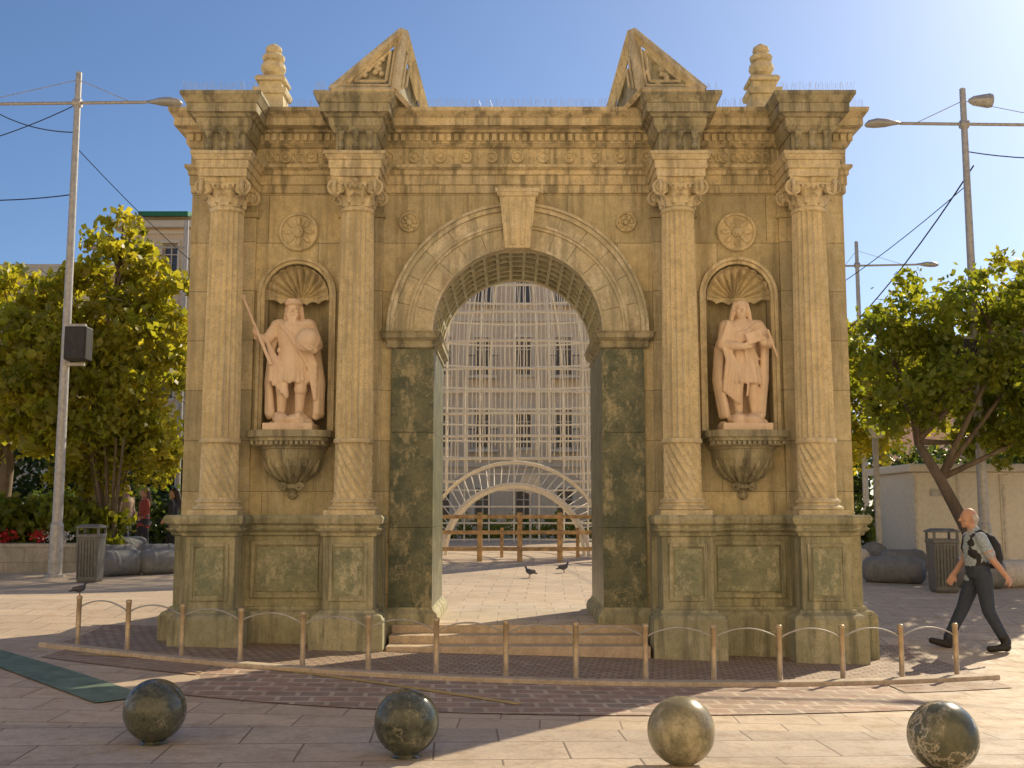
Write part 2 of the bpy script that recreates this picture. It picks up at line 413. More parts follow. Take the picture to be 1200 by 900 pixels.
obj_from_bm(bm, 'coffered_vault', M_vault, arch)
bm = bmesh.new(); bg = bmesh.new(); bb = bmesh.new()
for s in (-1, 1):
    def pl(z, p):
        x0, x1 = (1.05, 1.6) if s > 0 else (-1.6, -1.05)
        return [(x0-p, -.03-p, z), (x1+p, -.03-p, z), (x1+p, T+.03+p, z), (x0-p, T+.03+p, z)]
    loft(bm, [pl(z, p) for z, p in ((3.62, .0), (3.64, .03), (3.67, .03), (3.675, .012), (3.71, .02), (3.74, .06), (3.75, .075), (3.80, .08), (3.828, .10))])
    x0, x1 = (1.035, 1.56) if s > 0 else (-1.56, -1.035)
    for (z0, z1) in ((.46, 1.42), (1.424, 2.58), (2.584, 3.615)):
        box(bg, x0, x1, -.035, .35, z0, z1)
        if s > 0: box(bg, x0, x0+.06, .353, T+.02, z0, z1)
        else: box(bg, x1-.06, x1, .353, T+.02, z0, z1)
    loft(bb, [pl(z, p) for z, p in ((.1, .09), (.34, .09), (.36, .085), (.40, .075), (.44, .03), (.47, .02))])
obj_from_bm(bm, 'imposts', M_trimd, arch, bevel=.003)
obj_from_bm(bg, 'marble_piers', M_gm, arch, bevel=.003)
obj_from_bm(bb, 'pier_bases', M_ped, arch, bevel=.004)
bm = bmesh.new(); bp_ = bmesh.new()
for s in (-1, 1):
    x0, x1 = (1.6, 4.1) if s > 0 else (-4.1, -1.6)
    rs = [(c, .29, -.72) for c in CX if c*s > 0]
    prof = [(-.35, .13), (.40, .13), (.405, .12), (.44, .10), (.47, .04), (.50, .03), (.505, 0), (1.33, 0), (1.335, .03), (1.37, .04), (1.40, .08), (1.42, .09), (1.425, .06), (1.45, .06), (1.48, .10), (1.54, .115), (1.575, .09)]
    loft(bm, [plan(x0 if s < 0 or p < .0 else x0+min(p, .12)*1.0, x1 if s > 0 or p < 0 else x1-min(p, .12)*1.0, -.22, T+.1, z, p, rs) for z, p in prof])
    for c in CX:
        if c*s < 0: continue
        y = -.72
        for (a, b_, z0, z1) in ((c-.22, c-.18, .60, 1.25), (c+.18, c+.22, .60, 1.25), (c-.18, c+.18, .60, .64), (c-.18, c+.18, 1.21, 1.25)):
            box(bm, a, b_, y-.02, y+.03, z0, z1)
        box(bp_, c-.16, c+.16, y-.008, y+.02, .66, 1.19)
    c = s*NX
    for (a, b_, z0, z1) in ((c-.44, c-.39, .60, 1.27), (c+.39, c+.44, .60, 1.27), (c-.39, c+.39, .60, .65), (c-.39, c+.39, 1.22, 1.27)):
        box(bm, a, b_, -.25, -.15, z0, z1)
    box(bp_, c-.37, c+.37, -.235, -.15, .67, 1.20)
obj_from_bm(bm, 'pedestals', M_ped, arch, bevel=.006)
M_panel = marble('panel_marble', (.21, .235, .14), (.34, .34, .2), (.70, .62, .42), rough=.42, vamt=.5, blotch=.6, vscale=1.4, wid=.03)
obj_from_bm(bp_, 'pedestal_panels', M_panel, arch, bevel=.006)
bm = bmesh.new(); bs = bmesh.new(); bk = bmesh.new()
for s in (-1, 1):
    cx = s*NX
    arcband(bm, cx, 4.29, .445, .485, -.06, .03, n=32, legz=2.6); arcband(bm, cx, 4.29, .402, .444, -.03, .03, n=32, legz=2.6)
    na, nb, petals = 132, 12, 11; G = []
    for i in range(na+1):
        a = math.pi*i/na; rib = abs(math.sin(petals*a))
        rowp = []
        for j in range(nb+1):
            sj = j/nb
            yy = .22*math.sqrt(max(0, 1-sj*sj))-.06*rib*min(1, sj*1.6)+.02
            rr_ = .40*sj*(1 if sj < .99 else .985)
            rowp.append(bs.verts.new((cx+rr_*math.cos(a), yy, 4.27+rr_*math.sin(a))))
        G.append(rowp)
    for i in range(na):
        for j in range(1, nb):
            bs.faces.new((G[i][j], G[i+1][j], G[i+1][j+1], G[i][j+1]))
    lipt, lipb = [], []
    for i in range(61):
        u = -1+2*i/60; yy = .24*math.sqrt(max(0, 1-u*u))
        lipt.append((cx+.395*u, yy-.03, 4.30)); lipb.append((cx+.395*u, yy-.045, 4.225+.035*abs(math.cos(u*math.pi*2.5))-.02*(1-u*u)))
    loft(bs, [[lipt[i], lipb[i], (lipb[i][0], lipb[i][1]+.06, lipb[i][2]+.01), (lipt[i][0], lipt[i][1]+.06, 4.30)] for i in range(61)])
    def disc(cx_, cz, R_, nn=32):
        loft(bm, [[(cx_+r*math.cos(a), y, cz+r*math.sin(a)) for a in np.linspace(0, 2*math.pi, nn+1)[:-1]] for r, y in ((R_, .02), (R_, -.04), (R_*.95, -.055), (R_*.86, -.05), (R_*.82, -.02), (R_*.3, -.02), (R_*.26, -.05), (R_*.1, -.065))])
        for k in range(8):
            a = k*math.pi/4
            bmesh.ops.create_uvsphere(bm, u_segments=10, v_segments=8, radius=1, matrix=Matrix.Translation((cx_+R_*.54*math.cos(a), -.02, cz+R_*.54*math.sin(a)))@Matrix.Rotation(-a, 4, 'Y')@Matrix.Diagonal((R_*.27, .035, R_*.14, 1)))
    disc(cx, 5.10, .25); disc(s*1.36, 5.22, .125)
    prof = [(1.76, .02), (1.78, .05), (1.81, .07), (1.84, .05), (1.86, .06), (1.90, .13), (1.94, .13), (1.96, .10), (1.99, .14), (2.06, .24), (2.16, .33), (2.26, .37), (2.36, .385), (2.365, .41), (2.40, .42)]
    loft(bk, [ring(cx, 0, z, r, min(r, .40)*.98, n=40) for z, r in prof])
    for z0, z1, h, d in ((2.40, 2.455, .44, .43), (2.455, 2.50, .47, .46), (2.50, 2.58, .51, .49)):
        loft(bk, [[(cx-h, .05, z), (cx-h, -d*.75, z), (cx-h*.7, -d, z), (cx+h*.7, -d, z), (cx+h, -d*.75, z), (cx+h, .05, z)] for z in (z0, z1)])
    for k in range(-7, 8):
        box(bk, cx+k*.06-.018, cx+k*.06+.018, -.47-(.0 if abs(k) < 6 else -.06), -.40, 2.41, 2.45)
    for dx in (-.1, .1):
        tube(bk, [(cx+dx+.05*math.cos(q)*(1-q/12), -.12, 1.91+.05*math.sin(q)*(1-q/12)) for q in np.linspace(0, 9, 16)], .02, 6)
    for k in range(9):
        a = math.pi+math.pi*k/8
        tube(bk, [(cx+r*math.cos(a)*1.0, min(r, .4)*math.sin(a), z) for z, r in ((1.99, .14), (2.06, .245), (2.16, .335), (2.24, .365))], [.03, .035, .03, .012], 6)
obj_from_bm(bm, 'niche_frames_and_rosettes', M_trim, arch)
obj_from_bm(bs, 'niche_shells', M_trim, arch, smooth=False)
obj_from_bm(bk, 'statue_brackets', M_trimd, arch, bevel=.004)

# crowning ornaments
bm = bmesh.new(); bd = bmesh.new()
for s in (-1, 1):
    A = Vector((s*2.22, -.88, 6.60)); B = Vector((s*1.47, -.88, 6.60)); C = Vector((s*1.13, .45, 6.56)); Dd = Vector((s*2.1, .45, 6.56)); P = Vector((s*1.40, -.60, 7.47))
    def solid(b_, pts, faces):
        v = [b_.verts.new(p) for p in pts]
        for f in faces: b_.faces.new([v[i] for i in f])
    cen = (A+B+C+Dd)/4
    q = [p.lerp(cen, .1) for p in (A, B, C, Dd)]
    Pin = P.lerp(cen, .16)
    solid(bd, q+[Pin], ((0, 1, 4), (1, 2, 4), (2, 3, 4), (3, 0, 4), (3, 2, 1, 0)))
    def bar(a, b_, w=.05, off=Vector((0, 0, 0))):
        tube(bm, [a+off, b_+off], w, 4)
    bar(A, P, .06); bar(P, B, .05); bar(A, B, .045); bar(P, C, .06); bar(B, C, .045)
    c1 = (A+B+P)/3
    for k in (.72, .5):
        bar(c1.lerp(A, k), c1.lerp(P, k), .02, Vector((0, .02, 0))); bar(c1.lerp(A, k), c1.lerp(B, k), .02, Vector((0, .02, 0))); bar(c1.lerp(B, k), c1.lerp(P, k), .02, Vector((0, .02, 0)))
    c2 = (C+B+P)/3
    for k in (.75, .55, .3):
        bar(c2.lerp(C, k), c2.lerp(P, k), .022); bar(c2.lerp(B, k), c2.lerp(P, k), .022)
    for k in range(9):
        w = random.random(), random.random(), random.random(); sm = sum(w)
        p = (A*w[0]+B*w[1]+P*w[2])/sm
        bmesh.ops.create_uvsphere(bm, u_segments=8, v_segments=6, radius=.035, matrix=Matrix.Translation(p.lerp(c1, .35)+Vector((0, .03, 0))))
    fx, fy = s*3.2, .35
    loft(bm, [rect(fx, fy, h, h, z) for z, h in ((6.5, .19), (6.98, .17), (6.985, .2), (7.03, .215), (7.06, .215), (7.07, .15), (7.16, .15), (7.165, .19), (7.20, .2), (7.24, .17))])
    lathe(bm, fx, fy, [(7.24, .08), (7.28, .07), (7.31, .13), (7.37, .165), (7.43, .155), (7.45, .10), (7.47, .10), (7.49, .14), (7.54, .15), (7.57, .12), (7.59, .08), (7.62, .11), (7.67, .10), (7.72, .03)], 16)
    lathe(bm, s*1.75, T-.1, [(6.5, .16), (7.0, .15), (7.02, .2), (7.1, .2), (7.12, .1), (7.2, .17), (7.4, .18), (7.46, .1), (7.5, .14), (7.6, .13), (7.68, .03)], 14)
obj_from_bm(bm, 'broken_pediments_and_finials', M_trim, arch, bevel=.004)
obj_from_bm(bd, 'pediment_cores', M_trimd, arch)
bm = bmesh.new()
x = -4.3
while x < 4.3:
    r = min(abs(abs(x)-3.54), abs(abs(x)-1.95)) < .46
    y0_ = -.86 if r else -.40; zz = 6.60 if r else 6.575
    for k in range(2):
        dx, dy = random.uniform(-.035, .035), random.uniform(-.05, .05)
        tube(bm, [(x, y0_, zz), (x+dx, y0_+dy, zz+.11)], .0014, 3)
    x += .035
obj_from_bm(bm, 'bird_spikes', M_metal, arch)
M_step = stone('step_stone', (.72, .56, .39), (.64, .51, .37), (.36, .28, .2), amt=.3)
st = empty('stone_steps')
bm = bmesh.new()
for k, (y0_, z1) in enumerate(((-.80, .10), (-.50, .19), (-.20, .28))):
    box(bm, -1.5, 1.5, y0_, y0_+(.299 if k < 2 else .16), -.2, z1)
obj_from_bm(bm, 'treads', M_step, st, bevel=.012)
bm = bmesh.new(); box(bm, -1.1, 1.1, -.035, 3.1, -.2, .283); obj_from_bm(bm, 'passage_floor', paving('passage_paving', (.70, .58, .44), (.62, .51, .39), (.36, .29, .22), .5, .5), st)

# ---------------------------------------------------------------- sculpted figures
class Fig:
    def __init__(s): s.bm = bmesh.new(); s.lab = []; s.src = []
    def _mark(s, n0, lab):
        s.bm.verts.ensure_lookup_table()
        for v in s.bm.verts[n0:]: s.src.append((v.co.copy(), lab))
    def cap(s, p0, p1, r0, r1, lab=0, n=14):
        n0 = len(s.bm.verts); p0 = Vector(p0); p1 = Vector(p1); d = (p1-p0)
        d.normalize(); up = Vector((0, 0, 1)) if abs(d.z) < .9 else Vector((1, 0, 0))
        a = d.cross(up).normalized(); b_ = a.cross(d)
        rings = []
        for q in (-88, -60, -30, 0): rings.append((p0+d*r0*math.sin(R(q)), r0*math.cos(R(q))))
        for t_ in (.33, .66): rings.append((p0.lerp(p1, t_), r0+(r1-r0)*t_))
        for q in (0, 30, 60, 88): rings.append((p1+d*r1*math.sin(R(q)), r1*math.cos(R(q))))
        loft(s.bm, [[c+(a*math.cos(2*math.pi*k/n)+b_*math.sin(2*math.pi*k/n))*rr_ for k in range(n)] for c, rr_ in rings])
        s._mark(n0, lab)
    def chain(s, pts, rads, lab=0):
        for i in range(len(pts)-1): s.cap(pts[i], pts[i+1], rads[i], rads[i+1], lab)
    def ell(s, c, r, lab=0, rot=None):
        n0 = len(s.bm.verts); m = Matrix.Translation(c)
        if rot: m = m @ Matrix.Rotation(rot[1], 4, rot[0])
        bmesh.ops.create_uvsphere(s.bm, u_segments=20, v_segments=14, radius=1, matrix=m@Matrix.Diagonal((*r, 1)))
        s._mark(n0, lab)
    def box(s, c, h, lab=0, rot=None):
        n0 = len(s.bm.verts)
        m = Matrix.Translation(c)
        if rot: m = m@Matrix.Rotation(rot[1], 4, rot[0])
        r = bmesh.ops.create_cube(s.bm, size=2, matrix=m@Matrix.Diagonal((*h, 1)))
        fs = list({f for v in r['verts'] for f in v.link_faces})
        bmesh.ops.subdivide_edges(s.bm, edges=list({e for f in fs for e in f.edges}), cuts=5, use_grid_fill=True)
        s._mark(n0, lab)
    def loft(s, rings, lab=0):
        n0 = len(s.bm.verts); loft(s.bm, rings); s._mark(n0, lab)
    def hand(s, w, d, nrm, size=.17, lab=0, curl=.6):
        w = Vector(w); d = Vector(d).normalized(); nrm = Vector(nrm).normalized(); sd = d.cross(nrm).normalized()
        pl = size*.5
        for k in (-1, 0, 1): s.cap(w+sd*k*size*.11, w+d*pl+sd*k*size*.15, size*.10, size*.10, lab, 8)
        for k, fl_ in enumerate((.42, .48, .45, .36)):
            b0 = w+d*pl+sd*(k-1.5)*size*.135; L = fl_*size
            d1 = (d+nrm*curl*.5).normalized(); d2 = (d+nrm*curl*1.6).normalized()
            m1 = b0+d1*L*.5; m2 = m1+d2*L*.5
            s.cap(b0, m1, size*.055, size*.05, lab, 8); s.cap(m1, m2, size*.05, size*.042, lab, 8)
        t0 = w+d*pl*.35-sd*size*.2; t1 = t0+(d*.7-sd*.6+nrm*.4).normalized()*size*.24; t2 = t1+(d+nrm*.5).normalized()*size*.18
        s.cap(t0, t1, size*.07, size*.06, lab, 8); s.cap(t1, t2, size*.06, size*.045, lab, 8)
    def finish(s, name, mats, parent=None, vox=.011, loc=(0, 0, 0), sm=3):
        me = bpy.data.meshes.new(name); bmesh.ops.recalc_face_normals(s.bm, faces=s.bm.faces[:]); s.bm.to_mesh(me); s.bm.free()
        o = bpy.data.objects.new(name, me); COL.objects.link(o)
        md = o.modifiers.new('r', 'REMESH'); md.mode = 'VOXEL'; md.voxel_size = vox; md.use_smooth_shade = True
        if sm:
            m2 = o.modifiers.new('s', 'SMOOTH'); m2.iterations = sm; m2.factor = .5
        bake(o)
        me = o.data; me.materials.clear()
        for m in mats: me.materials.append(m)
        if len(mats) > 1:
            kd = kdtree.KDTree(len(s.src))
            for i, (co, l) in enumerate(s.src): kd.insert(co, i)
            kd.balance()
            for p in me.polygons: p.material_index = s.src[kd.find(p.center)[1]][1]
        me.polygons.foreach_set('use_smooth', [True]*len(me.polygons))
        o.location = loc
        if parent: o.parent = parent
        return o

def rockbase(f, w=.30, h=.2):
    rnd = random.Random(3)
    for k in range(20):
        f.ell((rnd.uniform(-w, w)*.78, rnd.uniform(-.15, .12), rnd.uniform(.04, h*.75)), (rnd.uniform(.07, .12), rnd.uniform(.08, .13), rnd.uniform(.05, .09)))
    f.box((0, 0, .045), (w, .24, .045))
def face(f, c, k=1.0, fwd=(0, -1, 0), lab=0):
    c = Vector(c); fw = Vector(fwd).normalized(); sd = Vector((0, 0, 1)).cross(fw).normalized(); up = Vector((0, 0, 1))
    P = lambda a, b_, d: c+sd*a*k+fw*b_*k+up*d*k
    f.ell(P(0, -.01, .015), (.078*k, .092*k, .10*k) if abs(fw.y) > .5 else (.092*k, .078*k, .10*k), lab)
    f.ell(P(0, .03, -.04), (.055*k,)*2+(.07*k,), lab)
    f.cap(P(0, .08, .015), P(0, .108, -.025), .010*k, .016*k, lab, 8)
    f.cap(P(-.04, .075, .028), P(.04, .075, .028), .012*k, .012*k, lab, 8)
    f.cap(P(-.02, .08, -.058), P(.02, .08, -.058), .010*k, .010*k, lab, 8)
    f.ell(P(0, .062, -.09), (.022*k,)*3, lab)
    for s in (-1, 1):
        f.ell(P(s*.045, .06, -.02), (.022*k,)*3, lab)
        f.ell(P(s*.03, .076, .006), (.011*k,)*3, lab)
        f.ell(P(s*.08, -.01, -.005), (.012*k, .018*k, .03*k), lab)

f = Fig(); rockbase(f)
f.chain([(-.09, 0, .90), (-.11, -.05, .56), (-.12, -.02, .24)], [.105, .075, .05]); f.cap((-.12, 0, .21), (-.15, -.15, .19), .045, .035)
f.chain([(.09, 0, .90), (.12, -.08, .56), (.10, -.05, .24)], [.105, .075, .05]); f.cap((.10, -.03, .21), (.12, -.18, .19), .045, .035)
f.cap((-.11, -.06, .50), (-.11, -.06, .52), .078, .078); f.cap((.12, -.09, .50), (.12, -.09, .52), .078, .078)
f.loft([ring(0, -.01, z, a*(1), b_, 24) for z, a, b_ in ((.66, .20, .15), (.80, .19, .15), (.95, .175, .125), (1.02, .17, .12), (1.15, .195, .14), (1.27, .205, .13), (1.33, .16, .10), (1.38, .07, .07))])
for k in range(13):
    a = math.pi*(k/12)+math.pi
    f.cap((.14*math.cos(a), .10*math.sin(a), .98), (.21*math.cos(a), .165*math.sin(a)-.01, .60+.02*(k % 2)), .025, .034)
f.cap((-.15, -.04, .99), (.15, -.06, .97), .04, .04)
f.cap((0, 0, 1.34), (0, -.01, 1.42), .062, .055)
face(f, (0, -.02, 1.49), 1.05)
for k in range(9): f.cap((-.055+.0137*k, -.075, 1.43), (-.04+.010*k, -.10, 1.31+.012*abs(k-4)), .024, .012)
for k in range(11):
    a = math.pi*k/10; f.cap((.085*math.cos(a), .02+.05*math.sin(a), 1.52), (.105*math.cos(a), .03+.05*math.sin(a), 1.37), .032, .028)
f.loft([ring(0, -.02, z, r, r*1.05, 20) for z, r in ((1.545, .085), (1.56, .112), (1.575, .115), (1.585, .10), (1.615, .098), (1.635, .06))])
f.chain([(-.19, -.0, 1.30), (-.32, -.03, 1.12), (-.41, -.16, 1.14)], [.085, .07, .045]); f.hand((-.41, -.16, 1.14), (-.3, -.5, .5), (.6, 0, .4), .16, curl=1.1)
f.cap((-.58, -.2, 1.62), (-.22, -.22, .80), .018, .022); f.ell((-.58, -.2, 1.62), (.03, .03, .04))
f.chain([(.19, 0, 1.30), (.30, .0, 1.06), (.30, -.2, .97)], [.09, .07, .045]); f.hand((.30, -.2, .97), (-.6, -.5, -.1), (0, .1, 1), .16, curl=.6)
f.ell((.22, -.20, 1.10), (.14, .14, .14)); f.cap((.09, -.2, 1.12), (.35, -.22, 1.12), .01, .01)
tr = [(.22+.143*math.cos(a), -.20+.143*math.sin(a)*.2-.02, 1.10+.143*math.sin(a)) for a in np.linspace(0, 2*math.pi, 20)]
for i in range(19): f.cap(tr[i], tr[i+1], .009, .009, n=6)
rnd = random.Random(2)
for k in range(30):
    a = math.pi*(-.16+1.3*k/29)
    x0, y0_ = .22*math.cos(a), .07+.09*math.sin(a); x1, y1_ = (.34 if math.cos(a) > 0 else .29)*math.cos(a), .04+.16*math.sin(a)
    zb = .18+.05*rnd.random()
    f.chain([(x0*.9, y0_, 1.33), (x0*1.3, y0_+.01, 1.0), (x1*1.05, y1_, .6), (x1+rnd.uniform(-.02, .02), y1_, zb)], [.035, .040, .042, .048])
for k in range(6): f.chain([(-.17+.012*k, -.10, 1.34-.02*k), (-.02+.02*k, -.15-.003*k, 1.18-.03*k), (.22, -.10, 1.02-.05*k), (.30, -.08, .80-.08*k)], [.022, .02, .022, .03])
for k in range(5): f.chain([(-.30+.02*k, -.08, 1.1-.04*k), (-.22+.04*k, -.15, .85-.03*k), (-.24+.05*k, -.14, .62-.05*k)], [.025, .026, .03])
for s in (-1, 1): f.ell((s*.17, 0, 1.31), (.11, .11, .075))
k1 = f.finish('king_statue', [M_stat], vox=.009, sm=1)
k1.location = (-NX-.01, -.15, 2.58)

f = Fig(); rockbase(f, .30, .2)
f.chain([(-.08, 0, .90), (-.09, -.08, .56), (-.07, -.03, .24)], [.105, .072, .048]); f.cap((-.07, -.02, .21), (-.10, -.17, .19), .045, .035)
f.chain([(.09, 0, .90), (.10, -.05, .56), (.13, 0, .24)], [.105, .072, .048]); f.cap((.13, 0, .21), (.19, -.13, .19), .045, .035)
f.loft([ring(0, -.01, z, a, b_, 24) for z, a, b_ in ((.62, .20, .15), (.80, .18, .145), (.95, .165, .12), (1.02, .155, .115), (1.15, .18, .135), (1.27, .19, .125), (1.33, .15, .10), (1.38, .07, .07))])
for k in range(11):
    a = math.pi*(k/10)+math.pi
    f.cap((.13*math.cos(a), .10*math.sin(a), .98), (.205*math.cos(a), .17*math.sin(a)-.01, .60), .028, .036)
f.cap((0, 0, 1.34), (0, -.01, 1.42), .06, .052)
face(f, (-.01, -.02, 1.49), 1.05)
for k in range(15):
    a = math.pi*(-.08+1.16*k/14)
    f.chain([(.07*math.cos(a)-.01, .0+.05*math.sin(a), 1.57), (.10*math.cos(a)-.01, .01+.06*math.sin(a), 1.47), (.125*math.cos(a)-.01, .02+.05*math.sin(a), 1.34)], [.032, .03, .026])
f.ell((-.01, .0, 1.565), (.085, .09, .06))
f.chain([(-.19, 0, 1.29), (-.26, -.10, 1.05), (-.05, -.21, 1.02)], [.09, .07, .045]); f.hand((-.06, -.21, 1.02), (.9, -.1, .1), (0, 1, .2), .16, curl=.5)
f.chain([(.19, 0, 1.29), (.32, -.05, 1.08), (.22, -.20, 1.06)], [.09, .07, .045]); f.hand((.23, -.2, 1.06), (-.5, -.4, .4), (-.3, 0, .6), .16, curl=.9)
f.box((.10, -.215, 1.13), (.10, .035, .07), rot=('Y', -.35)); f.cap((.28, -.16, 1.22), (.40, -.12, .90), .018, .014)
f.chain([(.0, -.15, 1.0), (.04, -.18, .7), (.0, -.2, .42)], [.02, .018, .012])
rnd = random.Random(8)
for k in range(32):
    a = math.pi*(-.16+1.32*k/31)
    w0 = .34 if math.cos(a) < 0 else .28
    x0, y0_ = .22*math.cos(a), .05+.09*math.sin(a); x1, y1_ = w0*math.cos(a), .03+.15*math.sin(a)
    f.chain([(x0*.9, y0_, 1.32), (x0*1.35, y0_, 1.02), (x1*.98, y1_, .62), (x1*.75+rnd.uniform(-.02, .02), y1_, .2)], [.035, .042, .042, .045])
for k in range(6): f.chain([(-.19+.02*k, -.11, 1.33-.02*k), (-.27+.02*k, -.13, 1.1-.03*k), (-.22+.035*k, -.17, .86-.04*k), (-.25+.035*k, -.10, .5-.03*k)], [.024, .026, .028, .03])
for k in range(4): f.chain([(.17, -.10, 1.32-.02*k), (.05, -.16, 1.22-.03*k), (-.1, -.15, 1.18-.04*k)], [.022, .02, .02])
for s in (-1, 1): f.ell((s*.17, 0, 1.30), (.11, .11, .075))
k2 = f.finish('knight_statue', [M_stat], vox=.009, sm=1)
k2.location = (NX+.01, -.15, 2.58)

# ---------------------------------------------------------------- walking man
M_skin = flat('skin', (.60, .34, .23), .55, var=.1); M_shirt = flat('blue_shirt', (.42, .50, .58), .85, var=.35, sc_=40, bump=.3)
M_jean = flat('dark_jeans', (.05, .065, .10), .85, sc_=40, bump=.3); M_shoe = flat('dark_shoe', (.03, .025, .022), .6)
M_hair = flat('grey_hair', (.6, .56, .5), .8); M_pack = flat('black_fabric', (.03, .03, .034), .8, bump=.3)
f = Fig()
Y1, Y2 = -.095, .095
f.chain([(.02, Y1, .93), (.07, Y1, .50), (.27, Y1, .12)], [.115, .08, .062], 2); f.cap((.28, Y1, .06), (.06, Y1-.01, .04), .048, .042, 3); f.cap((.27, Y1, .13), (.27, Y1, .05), .05, .05, 3)
f.chain([(.00, Y2, .93), (-.17, Y2, .52), (-.37, Y2, .16)], [.115, .08, .062], 2); f.cap((-.38, Y2, .07), (-.58, Y2, .12), .046, .04, 3); f.cap((-.37, Y2, .14), (-.37, Y2, .06), .05, .048, 3)
f.ell((.02, 0, .95), (.125, .165, .12), 2)
f.loft([ring(cx, 0, z, a, b_, 24) for z, cx, a, b_ in ((.90, .01, .135, .18), (1.0, 0, .14, .175), (1.12, -.01, .14, .175), (1.28, -.02, .135, .19), (1.40, -.02, .115, .185), (1.46, -.025, .085, .12), (1.50, -.03, .06, .065))], 1)
f.chain([(-.02, -.19, 1.40), (.06, -.235, 1.20)], [.075, .068], 1); f.chain([(.06, -.235, 1.20), (.10, -.24, 1.12), (.26, -.22, .93)], [.05, .045, .032], 0)
f.hand((.26, -.22, .93), (.5, .2, -.7), (-.6, .6, .1), .18, 0, .7)
f.chain([(-.02, .19, 1.40), (-.04, .235, 1.18)], [.075, .068], 1); f.chain([(-.04, .235, 1.18), (-.06, .24, 1.12), (-.22, .2, .94)], [.05, .045, .032], 0)
f.hand((-.22, .2, .94), (-.5, -.1, -.8), (-.3, -.8, 0), .18, 0, .6)
f.cap((-.035, 0, 1.46), (-.06, 0, 1.56), .06, .055, 0)
face(f, (-.085, 0, 1.645), 1.08, (-1, 0, 0), 0)
for s in (-1, 1):
    f.ell((-.04, s*.075, 1.65), (.05, .014, .03), 4)
f.ell((-.01, 0, 1.635), (.055, .075, .055), 4)
f.cap((-.02, 0, 1.47), (-.02, 0, 1.49), .075, .07, 1)
f.loft([ring(cx, 0, z, a, b_, 20) for z, cx, a, b_ in ((1.02, .17, .04, .09), (1.04, .20, .08, .14), (1.15, .21, .105, .15), (1.32, .19, .095, .15), (1.42, .15, .07, .12), (1.46, .12, .04, .08))], 5)
for s in (-1, 1):
    st_ = [(.13, s*.11, 1.42), (.0, s*.12, 1.495), (-.11, s*.12, 1.41), (-.14, s*.125, 1.27), (-.05, s*.165, 1.12), (.12, s*.15, 1.06)]
    for a_, b_ in zip(st_, st_[1:]): f.cap(a_, b_, .015, .015, 5, 8)
MX, MY = 5.78, .5
man = f.finish('walking_man', [M_skin, M_shirt, M_jean, M_shoe, M_hair, M_pack], vox=.010, sm=2)
man.location = (MX, MY, g(MX, MY)-.012)

def walker(name, x, y, top, leg, hair, rz=0.0, kk=1.0):
    f = Fig()
    f.chain([(0, -.08, .9), (.03, -.08, .48), (.1, -.08, .08)], [.11, .075, .05], 2); f.cap((.1, -.08, .05), (-.05, -.08, .04), .045, .04, 2)
    f.chain([(0, .08, .9), (-.12, .08, .48), (-.2, .08, .08)], [.11, .075, .05], 2); f.cap((-.2, .08, .05), (-.36, .08, .05), .045, .04, 2)
    f.loft([ring(0, 0, z, a, b_, 20) for z, a, b_ in ((.75, .17, .2), (.95, .14, .18), (1.1, .12, .15), (1.28, .13, .19), (1.38, .1, .16), (1.45, .05, .05))], 1)
    for s in (-1, 1):
        f.chain([(0, s*.18, 1.36), (.03, s*.22, 1.1), (-.12, s*.2, .95)], [.06, .05, .035], 1); f.hand((-.12, s*.2, .95), (-.7, 0, -.4), (0, -s, 0), .16, 0)
    f.cap((0, 0, 1.42), (-.01, 0, 1.5), .05, .05, 0); face(f, (-.02, 0, 1.57), 1, (-1, 0, 0), 0)
    f.ell((.02, 0, 1.61), (.10, .095, .09), 3)
    if kk < 1.02: f.chain([(.05, 0, 1.6), (.09, 0, 1.4), (.1, 0, 1.25)], [.08, .08, .05], 3)
    w = f.finish(name, [M_skin, flat(name+'_top', top, .8), flat(name+'_trousers', leg, .8), flat(name+'_hair', hair, .6)], vox=.018, sm=1)
    w.location = (x, y, g(x, y)); w.rotation_euler = (0, 0, rz); w.scale = (kk, kk, kk)
walker('woman_in_dark_coat', -7.85, 11.9, (.03, .03, .035), (.02, .02, .025), (.03, .02, .015))
walker('man_in_jacket', -9.9, 14.6, (.45, .32, .22), (.06, .07, .11), (.05, .035, .03), rz=2.6, kk=1.05)
walker('woman_in_red', -9.3, 14.2, (.4, .08, .06), (.05, .05, .06), (.12, .07, .04), rz=.6)

M_pig = flat('pigeon_feathers', (.09, .09, .105), .6); M_red = flat('pigeon_legs', (.35, .08, .06), .6)
def pigeon(loc, rz, k=1.0):
    f = Fig()
    f.ell((0, 0, .13), (.10, .055, .058), 0, ('Y', -.25)); f.cap((.06, 0, .15), (.09, 0, .215), .035, .022, 0, 10); f.ell((.097, 0, .225), (.026, .021, .022), 0)
    f.cap((.115, 0, .222), (.137, 0, .215), .007, .003, 1, 6)
    f.cap((-.07, 0, .115), (-.18, 0, .09), .03, .014, 0, 8); f.ell((-.03, .045, .135), (.10, .014, .04), 0); f.ell((-.03, -.045, .135), (.10, .014, .04), 0)
    for s in (-1, 1):
        f.cap((.0, s*.02, .09), (.0, s*.02, .012), .009, .006, 1, 6)
        for q in (-.5, 0, .5): f.cap((0, s*.02, .008), (.035*math.cos(q), s*.02+.035*math.sin(q), .006), .006, .004, 1, 6)
    o = f.finish('pigeon', [M_pig, M_red], vox=.006, sm=1); o.location = loc; o.rotation_euler = (0, 0, rz); o.scale = (k, k, k)
pigeon((.27, 7.9, g(.27, 7.9)), 2.6, .9); pigeon((.98, 9.0, g(1, 9)), .3, .9)

